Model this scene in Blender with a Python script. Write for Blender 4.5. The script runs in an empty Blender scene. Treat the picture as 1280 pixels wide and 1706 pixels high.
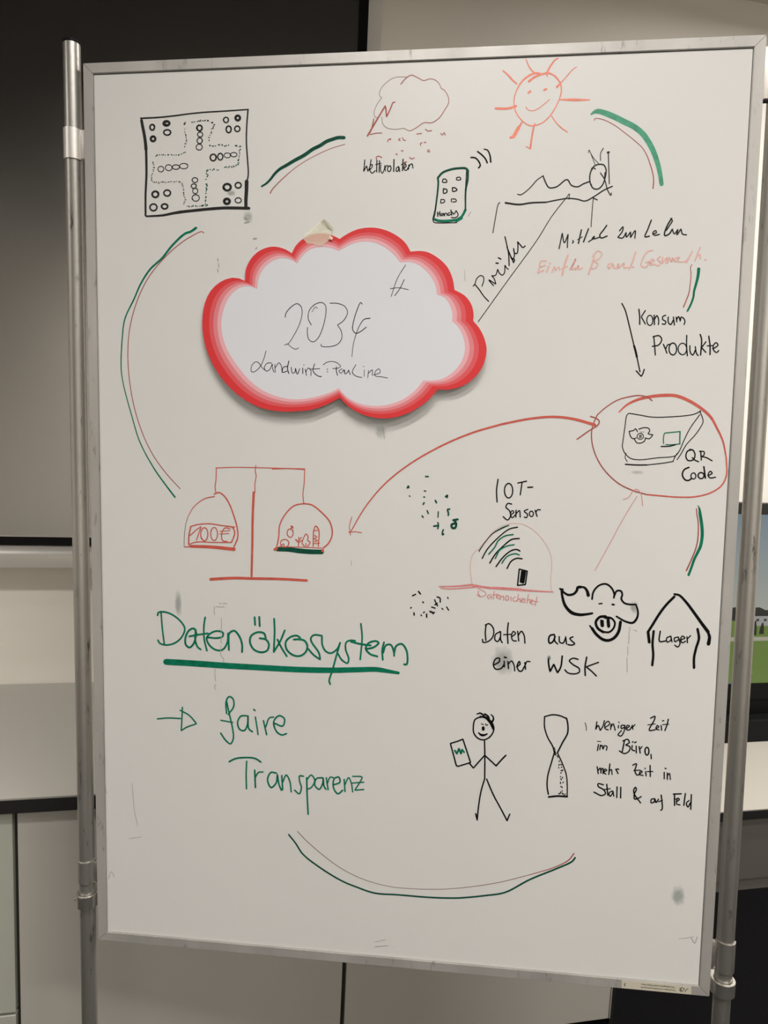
import bpy, bmesh, math, random
from mathutils import Vector, Matrix

random.seed(7)
sc = bpy.context.scene
COL = sc.collection

# ------------------------------------------------------------------ camera
F = 1150.0                      # focal length in pixels of a 1280 x 1706 frame
H = 1.68                        # height of the lens above the floor
RW = Matrix(((0.97976188, 0.02197856, 0.1989563),
             (-0.19474893, -0.12501744, 0.97285327),
             (0.04625492, -0.99191108, -0.11820702)))   # camera axes (right, down, forward) in the room
cam_d = bpy.data.cameras.new('camera')
cam = bpy.data.objects.new('camera', cam_d)
COL.objects.link(cam)
cx, cy, cz = RW.col[0], RW.col[1], RW.col[2]
cam.matrix_world = Matrix(((cx[0], -cy[0], -cz[0], 0), (cx[1], -cy[1], -cz[1], 0),
                           (cx[2], -cy[2], -cz[2], H), (0, 0, 0, 1)))
cam_d.sensor_fit = 'VERTICAL'
cam_d.sensor_height = 24.0
cam_d.lens = 24.0 * F / 1706.0
cam_d.clip_start = 0.05
sc.camera = cam

# ------------------------------------------------------------------ world, exposure, lamps
w = bpy.data.worlds.new('room_air')
sc.world = w
w.use_nodes = True
w.node_tree.nodes['Background'].inputs[0].default_value = (1.0, 0.93, 0.84, 1)
w.node_tree.nodes['Background'].inputs[1].default_value = 0.05
sc.view_settings.view_transform = 'Standard'
sc.view_settings.look = 'None'
sc.view_settings.exposure = 0.0
sc.view_settings.gamma = 1.0
sc.view_settings.use_curve_mapping = False


def area(name, loc, sx, sy, power, rot=(0, 0, 0), col=(1, .953, .90), spread=180):
    l = bpy.data.lights.new(name, 'AREA')
    l.shape = 'RECTANGLE'
    l.size, l.size_y = sx, sy
    l.energy = power
    l.color = col
    l.spread = math.radians(spread)
    o = bpy.data.objects.new(name, l)
    COL.objects.link(o)
    o.location = loc
    o.rotation_euler = rot
    return o


def spot(name, loc, power, size, blend, aim=(0, 0, -1), col=(1, .9, .76), rad=.05):
    l = bpy.data.lights.new(name, 'SPOT')
    l.energy = power
    l.spot_size = math.radians(size)
    l.spot_blend = blend
    l.color = col
    l.shadow_soft_size = rad
    o = bpy.data.objects.new(name, l)
    COL.objects.link(o)
    o.location = loc
    o.rotation_euler = Vector(aim).to_track_quat('-Z', 'Y').to_euler()
    return o


ZC = 3.62                                                  # ceiling height
# hanging linear lamps, the last four added for brightness: x, y, length, power
LAMPS = [(0.5, 0.0, 1.3, 13.0), (-2.8, 0.6, 1.6, 58.0), (0.3, -2.4, 3.0, 56.0),
         (1.7, -1.0, 1.3, 54.0), (3.1, 1.2, 1.6, 46.0), (0.0, 0.5, 1.0, 15.5)]
LAMP_LABEL = ['white linear ceiling lamp above the camera side of the whiteboard',
              'white linear ceiling lamp over the end of the worktop, opposite the dark screen',
              'longest white linear lamp, unseen, added at the rear wall as fill light',
              'unseen white linear lamp added behind the camera to brighten the whiteboard',
              'unseen white linear lamp added to brighten the wall behind the television',
              'shortest white linear lamp, unseen, added to brighten the top of the whiteboard']
for lx, ly, ll, lp in LAMPS:
    area('lamp_light', (lx, ly, 3.27), ll, 0.10, lp, spread=142)
area('wall_washer', (3.0, 1.75, 3.57), 2.8, 0.08, 78.0, spread=168)

# ------------------------------------------------------------------ materials
def srgb(r, g, b):
    f = lambda c: (c / 255 / 12.92) if c / 255 <= .04045 else ((c / 255 + .055) / 1.055) ** 2.4
    return (f(r), f(g), f(b), 1)


def mat(name, col, rough=.6, metal=0.0, noise=None, bump=None, spec=.5, coat=0, alpha=None, aniso=None):
    """col linear rgba; noise=(scale, amount, stretch) varies the colour; bump=(scale, strength)"""
    m = bpy.data.materials.new(name)
    m.use_nodes = True
    nt = m.node_tree
    b = nt.nodes['Principled BSDF']
    b.inputs['Base Color'].default_value = col
    b.inputs['Roughness'].default_value = rough
    b.inputs['Metallic'].default_value = metal
    b.inputs['Specular IOR Level'].default_value = spec
    b.inputs['Coat Weight'].default_value = coat
    if noise or bump:
        tc = nt.nodes.new('ShaderNodeTexCoord')
    if noise:
        sc_, am, st = noise
        mp = nt.nodes.new('ShaderNodeMapping')
        mp.inputs['Scale'].default_value = st
        nt.links.new(tc.outputs['Object'], mp.inputs[0])
        nz = nt.nodes.new('ShaderNodeTexNoise')
        nz.inputs['Scale'].default_value = sc_
        nz.inputs['Detail'].default_value = 5
        nz.inputs['Roughness'].default_value = .6
        nt.links.new(mp.outputs[0], nz.inputs['Vector'])
        mx = nt.nodes.new('ShaderNodeMix')
        mx.data_type = 'RGBA'
        mx.inputs[6].default_value = tuple(c * (1 - am) for c in col[:3]) + (1,)
        mx.inputs[7].default_value = tuple(min(1, c * (1 + am)) for c in col[:3]) + (1,)
        cr = nt.nodes.new('ShaderNodeMapRange')
        cr.inputs[1].default_value = .3
        cr.inputs[2].default_value = .7
        nt.links.new(nz.outputs[0], cr.inputs[0])
        nt.links.new(cr.outputs[0], mx.inputs[0])
        nt.links.new(mx.outputs[2], b.inputs['Base Color'])
    if bump:
        nb = nt.nodes.new('ShaderNodeTexNoise')
        nb.inputs['Scale'].default_value = bump[0]
        nb.inputs['Detail'].default_value = 3
        nt.links.new(tc.outputs['Object'], nb.inputs['Vector'])
        bp = nt.nodes.new('ShaderNodeBump')
        bp.inputs['Strength'].default_value = bump[1]
        bp.inputs['Distance'].default_value = .002
        nt.links.new(nb.outputs[0], bp.inputs['Height'])
        nt.links.new(bp.outputs[0], b.inputs['Normal'])
    return m


def worn_metal(name, col, rough, dirt, metal=.85):
    """brushed aluminium with dark scratches and scuffs"""
    m = mat(name, col, rough, metal, bump=(90, .12))
    nt = m.node_tree
    b = nt.nodes['Principled BSDF']
    tc = nt.nodes.new('ShaderNodeTexCoord')
    mp = nt.nodes.new('ShaderNodeMapping')
    mp.inputs['Scale'].default_value = (1, 1, .22)
    nt.links.new(tc.outputs['Object'], mp.inputs[0])
    nz = nt.nodes.new('ShaderNodeTexNoise')
    nz.inputs['Scale'].default_value = 55
    nz.inputs['Detail'].default_value = 8
    nz.inputs['Roughness'].default_value = .72
    nt.links.new(mp.outputs[0], nz.inputs['Vector'])
    cr = nt.nodes.new('ShaderNodeValToRGB')
    cr.color_ramp.elements[0].position = .33
    cr.color_ramp.elements[0].color = (dirt, dirt, dirt, 1)
    cr.color_ramp.elements[1].position = .42
    cr.color_ramp.elements[1].color = (1, 1, 1, 1)
    nt.links.new(nz.outputs[0], cr.inputs[0])
    n2 = nt.nodes.new('ShaderNodeTexNoise')
    n2.inputs['Scale'].default_value = 9
    n2.inputs['Detail'].default_value = 4
    nt.links.new(mp.outputs[0], n2.inputs['Vector'])
    c2 = nt.nodes.new('ShaderNodeMapRange')
    c2.inputs[1].default_value = .3
    c2.inputs[2].default_value = .7
    c2.inputs[3].default_value = .82
    c2.inputs[4].default_value = 1.1
    nt.links.new(n2.outputs[0], c2.inputs[0])
    mx = nt.nodes.new('ShaderNodeMix')
    mx.data_type = 'RGBA'
    mx.blend_type = 'MULTIPLY'
    mx.inputs[0].default_value = 1
    mx.inputs[6].default_value = col
    nt.links.new(cr.outputs[0], mx.inputs[7])
    vm = nt.nodes.new('ShaderNodeVectorMath')
    vm.operation = 'SCALE'
    nt.links.new(mx.outputs[2], vm.inputs[0])
    nt.links.new(c2.outputs[0], vm.inputs['Scale'])
    nt.links.new(vm.outputs[0], b.inputs['Base Color'])
    return m


def glow(name, col, strength=1.0):
    m = bpy.data.materials.new(name)
    m.use_nodes = True
    b = m.node_tree.nodes['Principled BSDF']
    b.inputs['Base Color'].default_value = (.01, .01, .01, 1)
    b.inputs['Roughness'].default_value = .3
    b.inputs['Emission Color'].default_value = col
    b.inputs['Emission Strength'].default_value = strength
    return m


ONE = (1, 1, 1)
M = dict(
    enamel=mat('white_enamel', (.69, .686, .668, 1), .42, noise=(2.2, .018, ONE), bump=(60, .02)),
    alu=worn_metal('frame_aluminium', (.50, .485, .46, 1), .52, .55, .45),
    pole=worn_metal('pole_aluminium', (.47, .455, .42, 1), .40, .3),
    steel=mat('clamp_steel', (.60, .58, .54, 1), .3, .9, bump=(120, .2)),
    sleeve=mat('bright_sleeve', (.78, .75, .70, 1), .42, .6, bump=(120, .1)),
    black=mat('black_plastic', (.005, .005, .0055, 1), .5, spec=.15),
    seam=mat('dark_seam', (.02, .018, .016, 1), .8),
    wall=mat('wall_paint', (.80, .76, .69, 1), .85, noise=(1.5, .02, ONE), bump=(300, .08)),
    wwall=mat('white_wall_paint', (.84, .80, .73, 1), .85, noise=(1.5, .02, ONE), bump=(300, .08)),
    ceil=mat('ceiling_paint', (.035, .034, .034, 1), .9, spec=.1),
    dwall=mat('far_wall_panelling', (.80, .765, .70, 1), .85),
    carpet=mat('black_carpet', (.0022, .0021, .0026, 1), .95, noise=(420, .75, ONE), bump=(500, .6), spec=.1),
    lam=mat('cabinet_laminate', (.47, .45, .41, 1), .5, bump=(500, .05)),
    lamg=mat('cabinet_laminate_greenish', (.44, .45, .39, 1), .5, bump=(500, .05)),
    panel_shade=mat('shaded_laminate', (.115, .108, .093, 1), .5),  # sideboard front: its shade is put into the laminate colour
    btop=mat('bench_laminate', (.42, .395, .35, 1), .5),
    top=mat('worktop_laminate', (.34, .325, .29, 1), .5, bump=(400, .05)),
    edge=mat('dark_edge', (.013, .013, .0125, 1), .5),
    carc=mat('cabinet_inside', (.05, .046, .04, 1), .7),
    tray=mat('tray_aluminium', (.66, .63, .58, 1), .3, .55),
    screen=mat('screen_glass', (.66, .65, .63, 1), .24, 1.0),
    paper=mat('white_paper', (.68, .69, .73, 1), .7),
    soff=mat('soffit_paint', (.6, .57, .52, 1), .85),
)
INK = dict(
    black=mat('ink_black', srgb(8, 9, 10), .5, spec=.12),
    dark=mat('ink_worn_black', srgb(44, 44, 43), .5, spec=.12, noise=(180, .25, ONE)),
    green=mat('ink_green', srgb(10, 112, 84), .5, spec=.12, noise=(120, .25, ONE)),
    dgreen=mat('ink_dark_green', srgb(16, 74, 58), .5, spec=.12, noise=(120, .3, ONE)),
    lgreen=mat('ink_light_green', srgb(60, 150, 118), .5, noise=(90, .25, ONE)),
    red=mat('ink_red', srgb(198, 88, 74), .5, noise=(150, .15, ONE)),
    brown=mat('ink_brown_red', srgb(160, 74, 66), .5, noise=(150, .2, ONE)),
    salmon=mat('ink_salmon', srgb(232, 132, 110), .5, noise=(150, .15, ONE)),
    pink=mat('ink_pink', srgb(222, 176, 168), .5, noise=(150, .1, ONE)),
    rose=mat('ink_rose', srgb(212, 132, 132), .5, noise=(150, .15, ONE)),
    thin=mat('ink_faint_brown', srgb(128, 96, 86), .5),
    scratch=mat('ink_scratch', srgb(150, 148, 139), .5),
    ghost=mat('ink_ghost', srgb(168, 166, 158), .5, noise=(200, .15, ONE)),
)

# ------------------------------------------------------------------ helpers
def tag(o, label=None, cat=None, group=None, kind=None):
    if label: o['label'] = label
    if cat: o['category'] = cat
    if group: o['group'] = group
    if kind: o['kind'] = kind
    return o


def link(name, me, parent=None, smooth=False):
    o = bpy.data.objects.new(name, me)
    COL.objects.link(o)
    if parent: o.parent = parent
    if smooth:
        for p in me.polygons: p.use_smooth = True
    return o


def from_bm(name, bm, m, parent=None, smooth=False):
    me = bpy.data.meshes.new(name)
    bm.normal_update()
    bm.to_mesh(me)
    bm.free()
    me.materials.append(m)
    return link(name, me, parent, smooth)


def add_box(bm, a, b, bev=0.0, mtx=None):
    r = bmesh.ops.create_cube(bm, size=1)
    vs = r['verts']
    c = (Vector(a) + Vector(b)) / 2
    s = Vector(b) - Vector(a)
    for v in vs:
        v.co = Vector((v.co.x * s.x, v.co.y * s.y, v.co.z * s.z)) + c
    if bev > 0:
        es = list({e for v in vs for e in v.link_edges})
        r2 = bmesh.ops.bevel(bm, geom=es, offset=bev, segments=2, affect='EDGES', profile=.5)
        vs = list({v for f in r2['faces'] for v in f.verts} | {v for v in vs if v.is_valid})
    if mtx is not None:
        for v in vs: v.co = mtx @ v.co
    return vs


def box(name, m, a, b, parent=None, bev=0.0, mtx=None):
    bm = bmesh.new()
    add_box(bm, a, b, bev, mtx)
    return from_bm(name, bm, m, parent)


def empty(name, loc=(0, 0, 0), parent=None):
    o = bpy.data.objects.new(name, None)
    COL.objects.link(o)
    o.location = loc
    if parent: o.parent = parent
    return o


def tube(bm, p0, p1, r, seg=32, cap=True):
    p0, p1 = Vector(p0), Vector(p1)
    d = (p1 - p0)
    q = d.to_track_quat('Z', 'Y').to_matrix().to_4x4()
    mt = Matrix.Translation((p0 + p1) / 2) @ q
    bmesh.ops.create_cone(bm, cap_ends=cap, segments=seg, radius1=r, radius2=r, depth=d.length, matrix=mt)


def auto_smooth(o, ang=35):
    me = o.data
    for p in me.polygons: p.use_smooth = True
    bm = bmesh.new(); bm.from_mesh(me)
    for e in bm.edges:
        if len(e.link_faces) == 2 and e.calc_face_angle(0) > math.radians(ang): e.smooth = False
    bm.to_mesh(me); bm.free()
    return o

# ------------------------------------------------------------------ room shell
YS = 2.35       # wall that carries the big screen
YF = 2.80       # far wall to the right of it
XC = 0.40       # corner where the screen wall ends
tag(box('floor', M['carpet'], (-4.2, -3.0, -.05), (5.2, 3.0, 0)), kind='structure')
tag(box('ceiling', M['ceil'], (-4.2, -3.0, ZC), (5.2, 3.0, ZC + .05)), kind='structure')
tag(box('wall_back', M['wall'], (-4.2, YS, 0), (XC, YF + .1, ZC)), kind='structure')
tag(box('wall_back_right', M['wwall'], (XC, YF, 0), (5.2, YF + .1, ZC)), kind='structure')
tag(box('wall_left', M['wall'], (-4.3, -3.0, 0), (-4.2, 3.0, ZC)), kind='structure')
tag(box('wall_right', M['wall'], (5.2, -3.0, 0), (5.3, 3.0, ZC)), kind='structure')
tag(box('wall_front', M['dwall'], (-4.2, -3.1, 0), (5.2, -3.0, ZC)), kind='structure')
# rounded soffit where the far wall meets the ceiling
bm = bmesh.new()
SX0, SX1, SZ = XC, 5.2, 3.555
prof = [(YF, ZC), (YF - .42, ZC), (YF - .42, SZ + .02)] + [(YF - .42 + .05 * math.sin(a), SZ + .02 - .05 * (1 - math.cos(a)) * .6) for a in [math.radians(k * 15) for k in range(1, 7)]] + [(YF, SZ - .01)]
va = [bm.verts.new((SX0, y, z)) for y, z in prof]
vb = [bm.verts.new((SX1, y, z)) for y, z in prof]
bm.faces.new(va[::-1]); bm.faces.new(vb)
for i in range(len(prof)):
    j = (i + 1) % len(prof)
    bm.faces.new((va[i], va[j], vb[j], vb[i]))
tag(from_bm('trim_1', bm, M['soff']), kind='structure')

# ------------------------------------------------------------------ big dark screen on the wall
scr = tag(empty('presentation_screen', (-1.5, YS, 1.13)), 'huge dark matt screen with thin black border hanging above the long worktop', 'screen')
def bx(name, m, a, b, parent, bev=0.0):
    """box given in room coordinates under a parent that is only translated"""
    off = Vector(parent.location) if parent.parent is None else Vector(parent.location) + Vector(parent.parent.location)
    return box(name, m, Vector(a) - off, Vector(b) - off, parent, bev)
sy = YS - .05
SXR, SZB, SZT, BW = .138 * sy, H - .1655 * sy, 3.30, .029
SXL = -3.2
bx('display_surface', M['screen'], (SXL, sy, SZB), (SXR, sy + .012, SZT), scr)
bx('housing', M['black'], (SXL, sy + .012, SZB), (SXR, YS, SZT), scr)
ft = sy - .006
bx('border_strip', M['black'], (SXL - BW, ft, SZB - BW + .004), (SXR + BW, sy + .03, SZB), scr, .001)
bx('border_strip', M['black'], (SXR, ft, SZB), (SXR + BW, sy + .03, SZT), scr, .001)
bx('border_strip', M['black'], (SXL - BW, ft, SZB), (SXL, sy + .03, SZT), scr, .001)
bx('border_strip', M['black'], (SXL - BW, ft, SZT), (SXR + BW, sy + .03, SZT + BW), scr, .001)
bx('edge_highlight', M['tray'], (SXL, ft - .001, SZB - .0005), (SXR, ft + .004, SZB + .003), scr)  # pale strip standing in for the highlight along the border edge
# pale bottom rail: rounded upper half, flat lower face
bm = bmesh.new()
zb, zt, y1 = H - .2075 * (YS - .05), SZB - BW + .004, YS
yf = YS - .075
pr = [(y1, zt), (yf + .045, zt)]
for k in range(1, 9):
    a = math.radians(90 * k / 8)
    pr.append((yf + .045 - .045 * math.sin(a), zt - .042 * (1 - math.cos(a))))
pr += [(yf, zb + .003), (yf + .003, zb), (y1, zb)]
off = Vector(scr.location)
ra = [bm.verts.new(Vector((SXL - BW, y, z)) - off) for y, z in pr]
rb = [bm.verts.new(Vector((SXR + BW, y, z)) - off) for y, z in pr]
bm.faces.new(ra); bm.faces.new(rb[::-1])
for i in range(len(pr)):
    j = (i + 1) % len(pr)
    bm.faces.new((ra[j], ra[i], rb[i], rb[j]))
auto_smooth(tag(from_bm('bottom_rail', bm, M['tray'], scr), 'pale metal bottom rail with a rounded top'))

# ------------------------------------------------------------------ long worktop and the cabinets beneath it
YW, ZW = 1.62, H - .541 * 1.62
X1, X2 = -.309 * 1.634, .1745 * 1.634
wt = tag(empty('worktop', (0, YW, ZW - .037)), 'long beige worktop with dark front edge running under the dark screen', 'worktop')
bx('worktop_surface', M['top'], (X1 - .79, YW + .001, ZW - .006), (1.083, YS - .002, ZW), wt, .0008)
bx('worktop_core', M['carc'], (X1 - .79, YW + .01, ZW - .036), (1.078, YS - .002, ZW - .006), wt)
bx('edge_strip', M['edge'], (X1 - .79, YW, ZW - .037), (1.083, YW + .012, ZW - .0045), wt, .0006)

GAP = .0055
def cabinet(x0, x1, label, split=None, dm=M['lam'], end=False):
    c = tag(empty('cabinet', ((x0 + x1) / 2, YW + .02, 0)), label, 'cabinet', 'base cabinets under the worktop')
    yb = YS - .01
    bx('carcass', M['carc'], (x0 + .0004, YW + .036, .085), (x1 - .0004, yb, ZW - .0375), c)
    bx('plinth', M['edge'], (x0 + .0004, YW + .07, 0), (x1 - .0004, YW + .085, .085), c)
    zt, zb = ZW - .042, .02
    y0, y1 = YW + .014, YW + .034
    if split:
        bx('door', dm, (x0 + GAP, y0, split + .004), (x1 - GAP, y1, zt), c, .0012)
        bx('drawer', dm, (x0 + GAP, y0, zb), (x1 - GAP, y1, split - .004), c, .0012)
    else:
        bx('door', dm, (x0 + GAP, y0, zb), (x1 - GAP - (.012 if end else 0), y1, zt), c, .0012)
    if end:
        bx('side_panel', M['edge'], (x1 - .012, y0 + .002, 0.0), (x1, yb, ZW - .0375), c)
        e = bx('edge_trim', M['sleeve'], (x1 - .0155, y0 - .001, zb), (x1 - .0125, y1, zt), c)
    return c
X1, X2 = -.309 * 1.634, .1745 * 1.634
cabinet(X1 - .79, X1, 'cabinet with a drawer below its greenish-grey door, left of the left pole', split=.248, dm=M['lamg'])
cabinet(X1, X2, 'base cabinet with one wide plain door standing behind the left pole')
cabinet(X2, 1.083, 'last base cabinet of the row, its pale door ending at the black carpet', end=True)

# ------------------------------------------------------------------ low sideboard and television on the right
YB = H / .794
ZB = H - .637 * YB
sb = tag(empty('sideboard', (2.6, YB, 0)), 'low cream sideboard with dark top edge standing under the television', 'sideboard')
bx('carcass', M['lam'], (1.35, YB + .012, 0), (4.2, YF - .005, ZB - .04), sb)
bx('front_panel', M['panel_shade'], (1.35, YB, .045), (4.2, YB + .012, ZB - .045), sb, .001)
bx('plinth', M['panel_shade'], (1.36, YB + .003, 0), (4.2, YB + .012, .043), sb)
bx('sideboard_top', M['btop'], (1.34, YB - .008, ZB - .005), (4.21, YF - .005, ZB), sb, .0008)
bx('edge_strip', M['edge'], (1.34, YB - .01, ZB - .036), (4.21, YB + .012, ZB - .0045), sb, .0006)
YT = (H - ZB) / .497
tv = tag(empty('television', (2.45, YT, ZB)), 'black flat television showing a park picture, standing on the low sideboard', 'television')
tx0, tx1 = 1.62, 3.30
ztop = H - .093 * YT
pz0, pz1 = H - .4055 * YT, ztop - .05
bx('casing', M['black'], (tx0, YT + .006, pz0 - .075), (tx1, YT + .05, ztop), tv, .004)
bx('bezel', M['edge'], (tx0, YT - .006, pz1), (tx1, YT + .008, ztop), tv, .001)
bx('bezel', M['black'], (tx0, YT - .006, pz0 - .075), (tx1, YT + .008, pz0), tv, .001)
bx('bezel', M['black'], (tx0, YT - .006, pz0), (tx0 + .03, YT + .008, pz1), tv, .001)
bx('bezel', M['black'], (tx1 - .03, YT - .006, pz0), (tx1, YT + .008, pz1), tv, .001)
bx('stand_foot', M['black'], (2.1, YT + .0, ZB), (2.8, YT + .06, pz0 - .07), tv, .002)
sbar = tag(empty('soundbar', (2.45, YT - .05, ZB)), 'long black soundbar lying in front of the television on the low sideboard', 'speaker')
bx('speaker_body', M['black'], (1.75, YT - .085, ZB), (3.15, YT - .012, ZB + .105), sbar, .006)
# the picture on the television
px0, px1, yy = tx0 + .03, tx1 - .03, YT + .004
toff = Vector(tv.location)
def pane(name, m, poly, dy, parent):
    bm = bmesh.new()
    vs = [bm.verts.new(Vector((x, yy - dy, z)) - toff) for x, z in poly]
    bm.faces.new(vs)
    return from_bm(name, bm, m, parent)
hz = H - .283 * YT           # horizon line of the picture
gsky = glow('picture_sky', srgb(140, 152, 156))
nt = gsky.node_tree
tcn = nt.nodes.new('ShaderNodeTexCoord'); sxn = nt.nodes.new('ShaderNodeSeparateXYZ')
rmp = nt.nodes.new('ShaderNodeValToRGB')
nt.links.new(tcn.outputs['Generated'], sxn.inputs[0]); nt.links.new(sxn.outputs['Z'], rmp.inputs[0])
rmp.color_ramp.elements[0].color = srgb(148, 150, 140); rmp.color_ramp.elements[1].color = srgb(104, 120, 130)
nt.links.new(rmp.outputs[0], nt.nodes['Principled BSDF'].inputs['Emission Color'])
pic = pane('screen_picture', gsky, [(px0, hz), (px1, hz), (px1, pz1), (px0, pz1)], 0, tv)
P = lambda n, c, poly, k: pane(n, glow('picture_' + n, srgb(*c)), poly, .0004 * k, pic)
P('picture_lawn', (92, 112, 52), [(px0, pz0), (px1, pz0), (px1, hz), (px0, hz)], 0)
tl = [(px0, hz - .03)]
x = px0
while x < px1:
    tl.append((min(x, px1), hz + .008 + .02 * abs(math.sin(x * 9)) + random.uniform(0, .010)))
    x += .035
tl += [(px1, hz + .02), (px1, hz - .03)]
P('picture_treeline', (34, 34, 30), tl, 1)
P('picture_gravel', (150, 146, 130), [(px0, hz - .13), (px1, hz - .125), (px1, hz - .11), (px0, hz - .108)], 1)
P('picture_house', (138, 138, 134), [(2.24, hz - .055), (2.75, hz - .06), (2.75, hz - .008), (2.24, hz - .01)], 2)
for k in range(12):
    P('picture_house_window', (48, 52, 58), [(2.26 + k * .04, hz - .034), (2.275 + k * .04, hz - .034), (2.275 + k * .04, hz - .022), (2.26 + k * .04, hz - .022)], 3)
def conifer(cx_, zb_, h_, w_):
    P('picture_tree', (26, 34, 24), [(cx_ - w_, zb_), (cx_ + w_, zb_), (cx_ + w_ * .8, zb_ + h_ * .5), (cx_ + w_ * .3, zb_ + h_), (cx_ - w_ * .3, zb_ + h_ * .95), (cx_ - w_ * .85, zb_ + h_ * .45)], 4)
conifer(2.335, hz - .1, .07, .014)
conifer(2.375, hz - .095, .055, .013)
P('picture_chimney', (128, 134, 130), [(2.135, hz - .11), (2.175, hz - .11), (2.17, hz - .02), (2.14, hz - .02)], 3)
P('picture_steps', (140, 144, 134), [(2.07, hz - .26), (2.20, hz - .26), (2.185, hz - .12), (2.12, hz - .12)], 2)
for k in range(7):
    z = hz - .14 - k * .018
    P('picture_step_line', (70, 74, 70), [(2.08, z), (2.19, z), (2.19, z + .004), (2.08, z + .004)], 3)
hd = []
for k in range(14):
    a = 2 * math.pi * k / 14
    hd.append((2.30 + .035 * math.cos(a) * (1 + .2 * math.sin(5 * a)), hz - .255 + .085 * math.sin(a) * (1 + .1 * math.cos(7 * a))))
P('picture_hedge', (28, 32, 24), hd, 4)
hd2 = [(x - .16, z - .05) for x, z in hd]
P('picture_hedge', (28, 32, 24), hd2, 4)
P('picture_path', (98, 98, 104), [(2.14, pz0), (2.335, pz0), (2.345, pz0 + .06), (2.28, hz - .325), (2.20, hz - .325)], 2)
P('picture_kerb', (150, 148, 138), [(2.345, pz0 + .055), (2.355, pz0 + .055), (2.287, hz - .32), (2.28, hz - .325)], 3)

# ------------------------------------------------------------------ housings of the hanging lamps, most of them added for brightness
for lx, ly, ll, lp in LAMPS:
    o = tag(empty('ceiling_lamp', (lx, ly, 3.3)), LAMP_LABEL[LAMPS.index((lx, ly, ll, lp))], 'lamp')
    bx('housing', M['soff'], (lx - ll / 2, ly - .06, 3.285), (lx + ll / 2, ly + .06, 3.34), o, .004)
    for s in (-1, 1):
        bx('suspension_rod', M['steel'], (lx + s * ll * .4 - .004, ly - .004, 3.34), (lx + s * ll * .4 + .004, ly + .004, ZC), o)

# ------------------------------------------------------------------ the mobile whiteboard
cw = lambda v: RW @ Vector(v)
U = cw((.99453016, .02583927, -.10120758)).normalized()
Vd = cw((-.01757468, .99650068, .08171618))
Vd = (Vd - Vd.dot(U) * U).normalized()
NN = -(U.cross(Vd))                     # towards the camera
if NN.y > 0: NN = -NN
O = cw((-.55503515, -.82685104, 1.27137028)) + Vector((0, 0, H))
BWD, BHT = 1.2, 1.7076
v_floor = (O.z + .6 * U.z) / -Vd.z
base = O + .6 * U + v_floor * Vd
MB = Matrix.Identity(4)
for i in range(3):
    MB[i][0], MB[i][1], MB[i][2], MB[i][3] = U[i], -NN[i], -Vd[i], base[i]
board = bpy.data.objects.new('mobile_whiteboard', None)
COL.objects.link(board)
board.matrix_world = MB
tag(board, 'tall mobile whiteboard in an aluminium frame covered with marker drawings and handwriting', 'whiteboard')
MBI = MB.inverted()
L3 = lambda u, v, n: Vector((u - .6, -n, v_floor - v))    # board coordinates (right, down, towards camera) to local


def lbox(name, m, a, b, parent, bev=0.0):
    p, q = L3(*a), L3(*b)
    lo = Vector(map(min, p, q)); hi = Vector(map(max, p, q))
    return box(name, m, lo, hi, parent, bev)


RWD, RDP, REC = .0190, .022, .0030
pan = lbox('board_panel', M['enamel'], (RWD + .0007, RWD + .0012, -REC), (BWD - RWD - .0010, BHT - RWD - .0005, -REC - .012), board)
lbox('back_panel', M['seam'], (.004, .004, -REC - .0125), (BWD - .004, BHT - .004, -REC - .0145), board)
# four mitred frame rails
def rail(corners):
    """corners: outer a, outer b, inner b, inner a"""
    bm = bmesh.new()
    f = [bm.verts.new(L3(u, v, 0)) for u, v in corners]
    b = [bm.verts.new(L3(u, v, -RDP)) for u, v in corners]
    bm.faces.new(f); bm.faces.new(b[::-1])
    for i in range(4):
        j = (i + 1) % 4
        bm.faces.new((f[j], f[i], b[i], b[j]))
    bmesh.ops.recalc_face_normals(bm, faces=bm.faces)
    bmesh.ops.bevel(bm, geom=[e for e in bm.edges if e.calc_length() > .5], offset=.0011, segments=2, affect='EDGES')
    return from_bm('frame_rail', bm, M['alu'], board)
g = .0004
rail([(g, 0), (BWD - g, 0), (BWD - RWD - g, RWD), (RWD + g, RWD)])
rail([(0, g), (RWD, RWD + g), (RWD, BHT - RWD - g), (0, BHT - g)])
rail([(BWD, g), (BWD - RWD, RWD + g), (BWD - RWD, BHT - RWD - g), (BWD, BHT - g)])
rail([(g, BHT), (BWD - g, BHT), (BWD - RWD - g, BHT - RWD), (RWD + g, BHT - RWD)])
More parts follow.
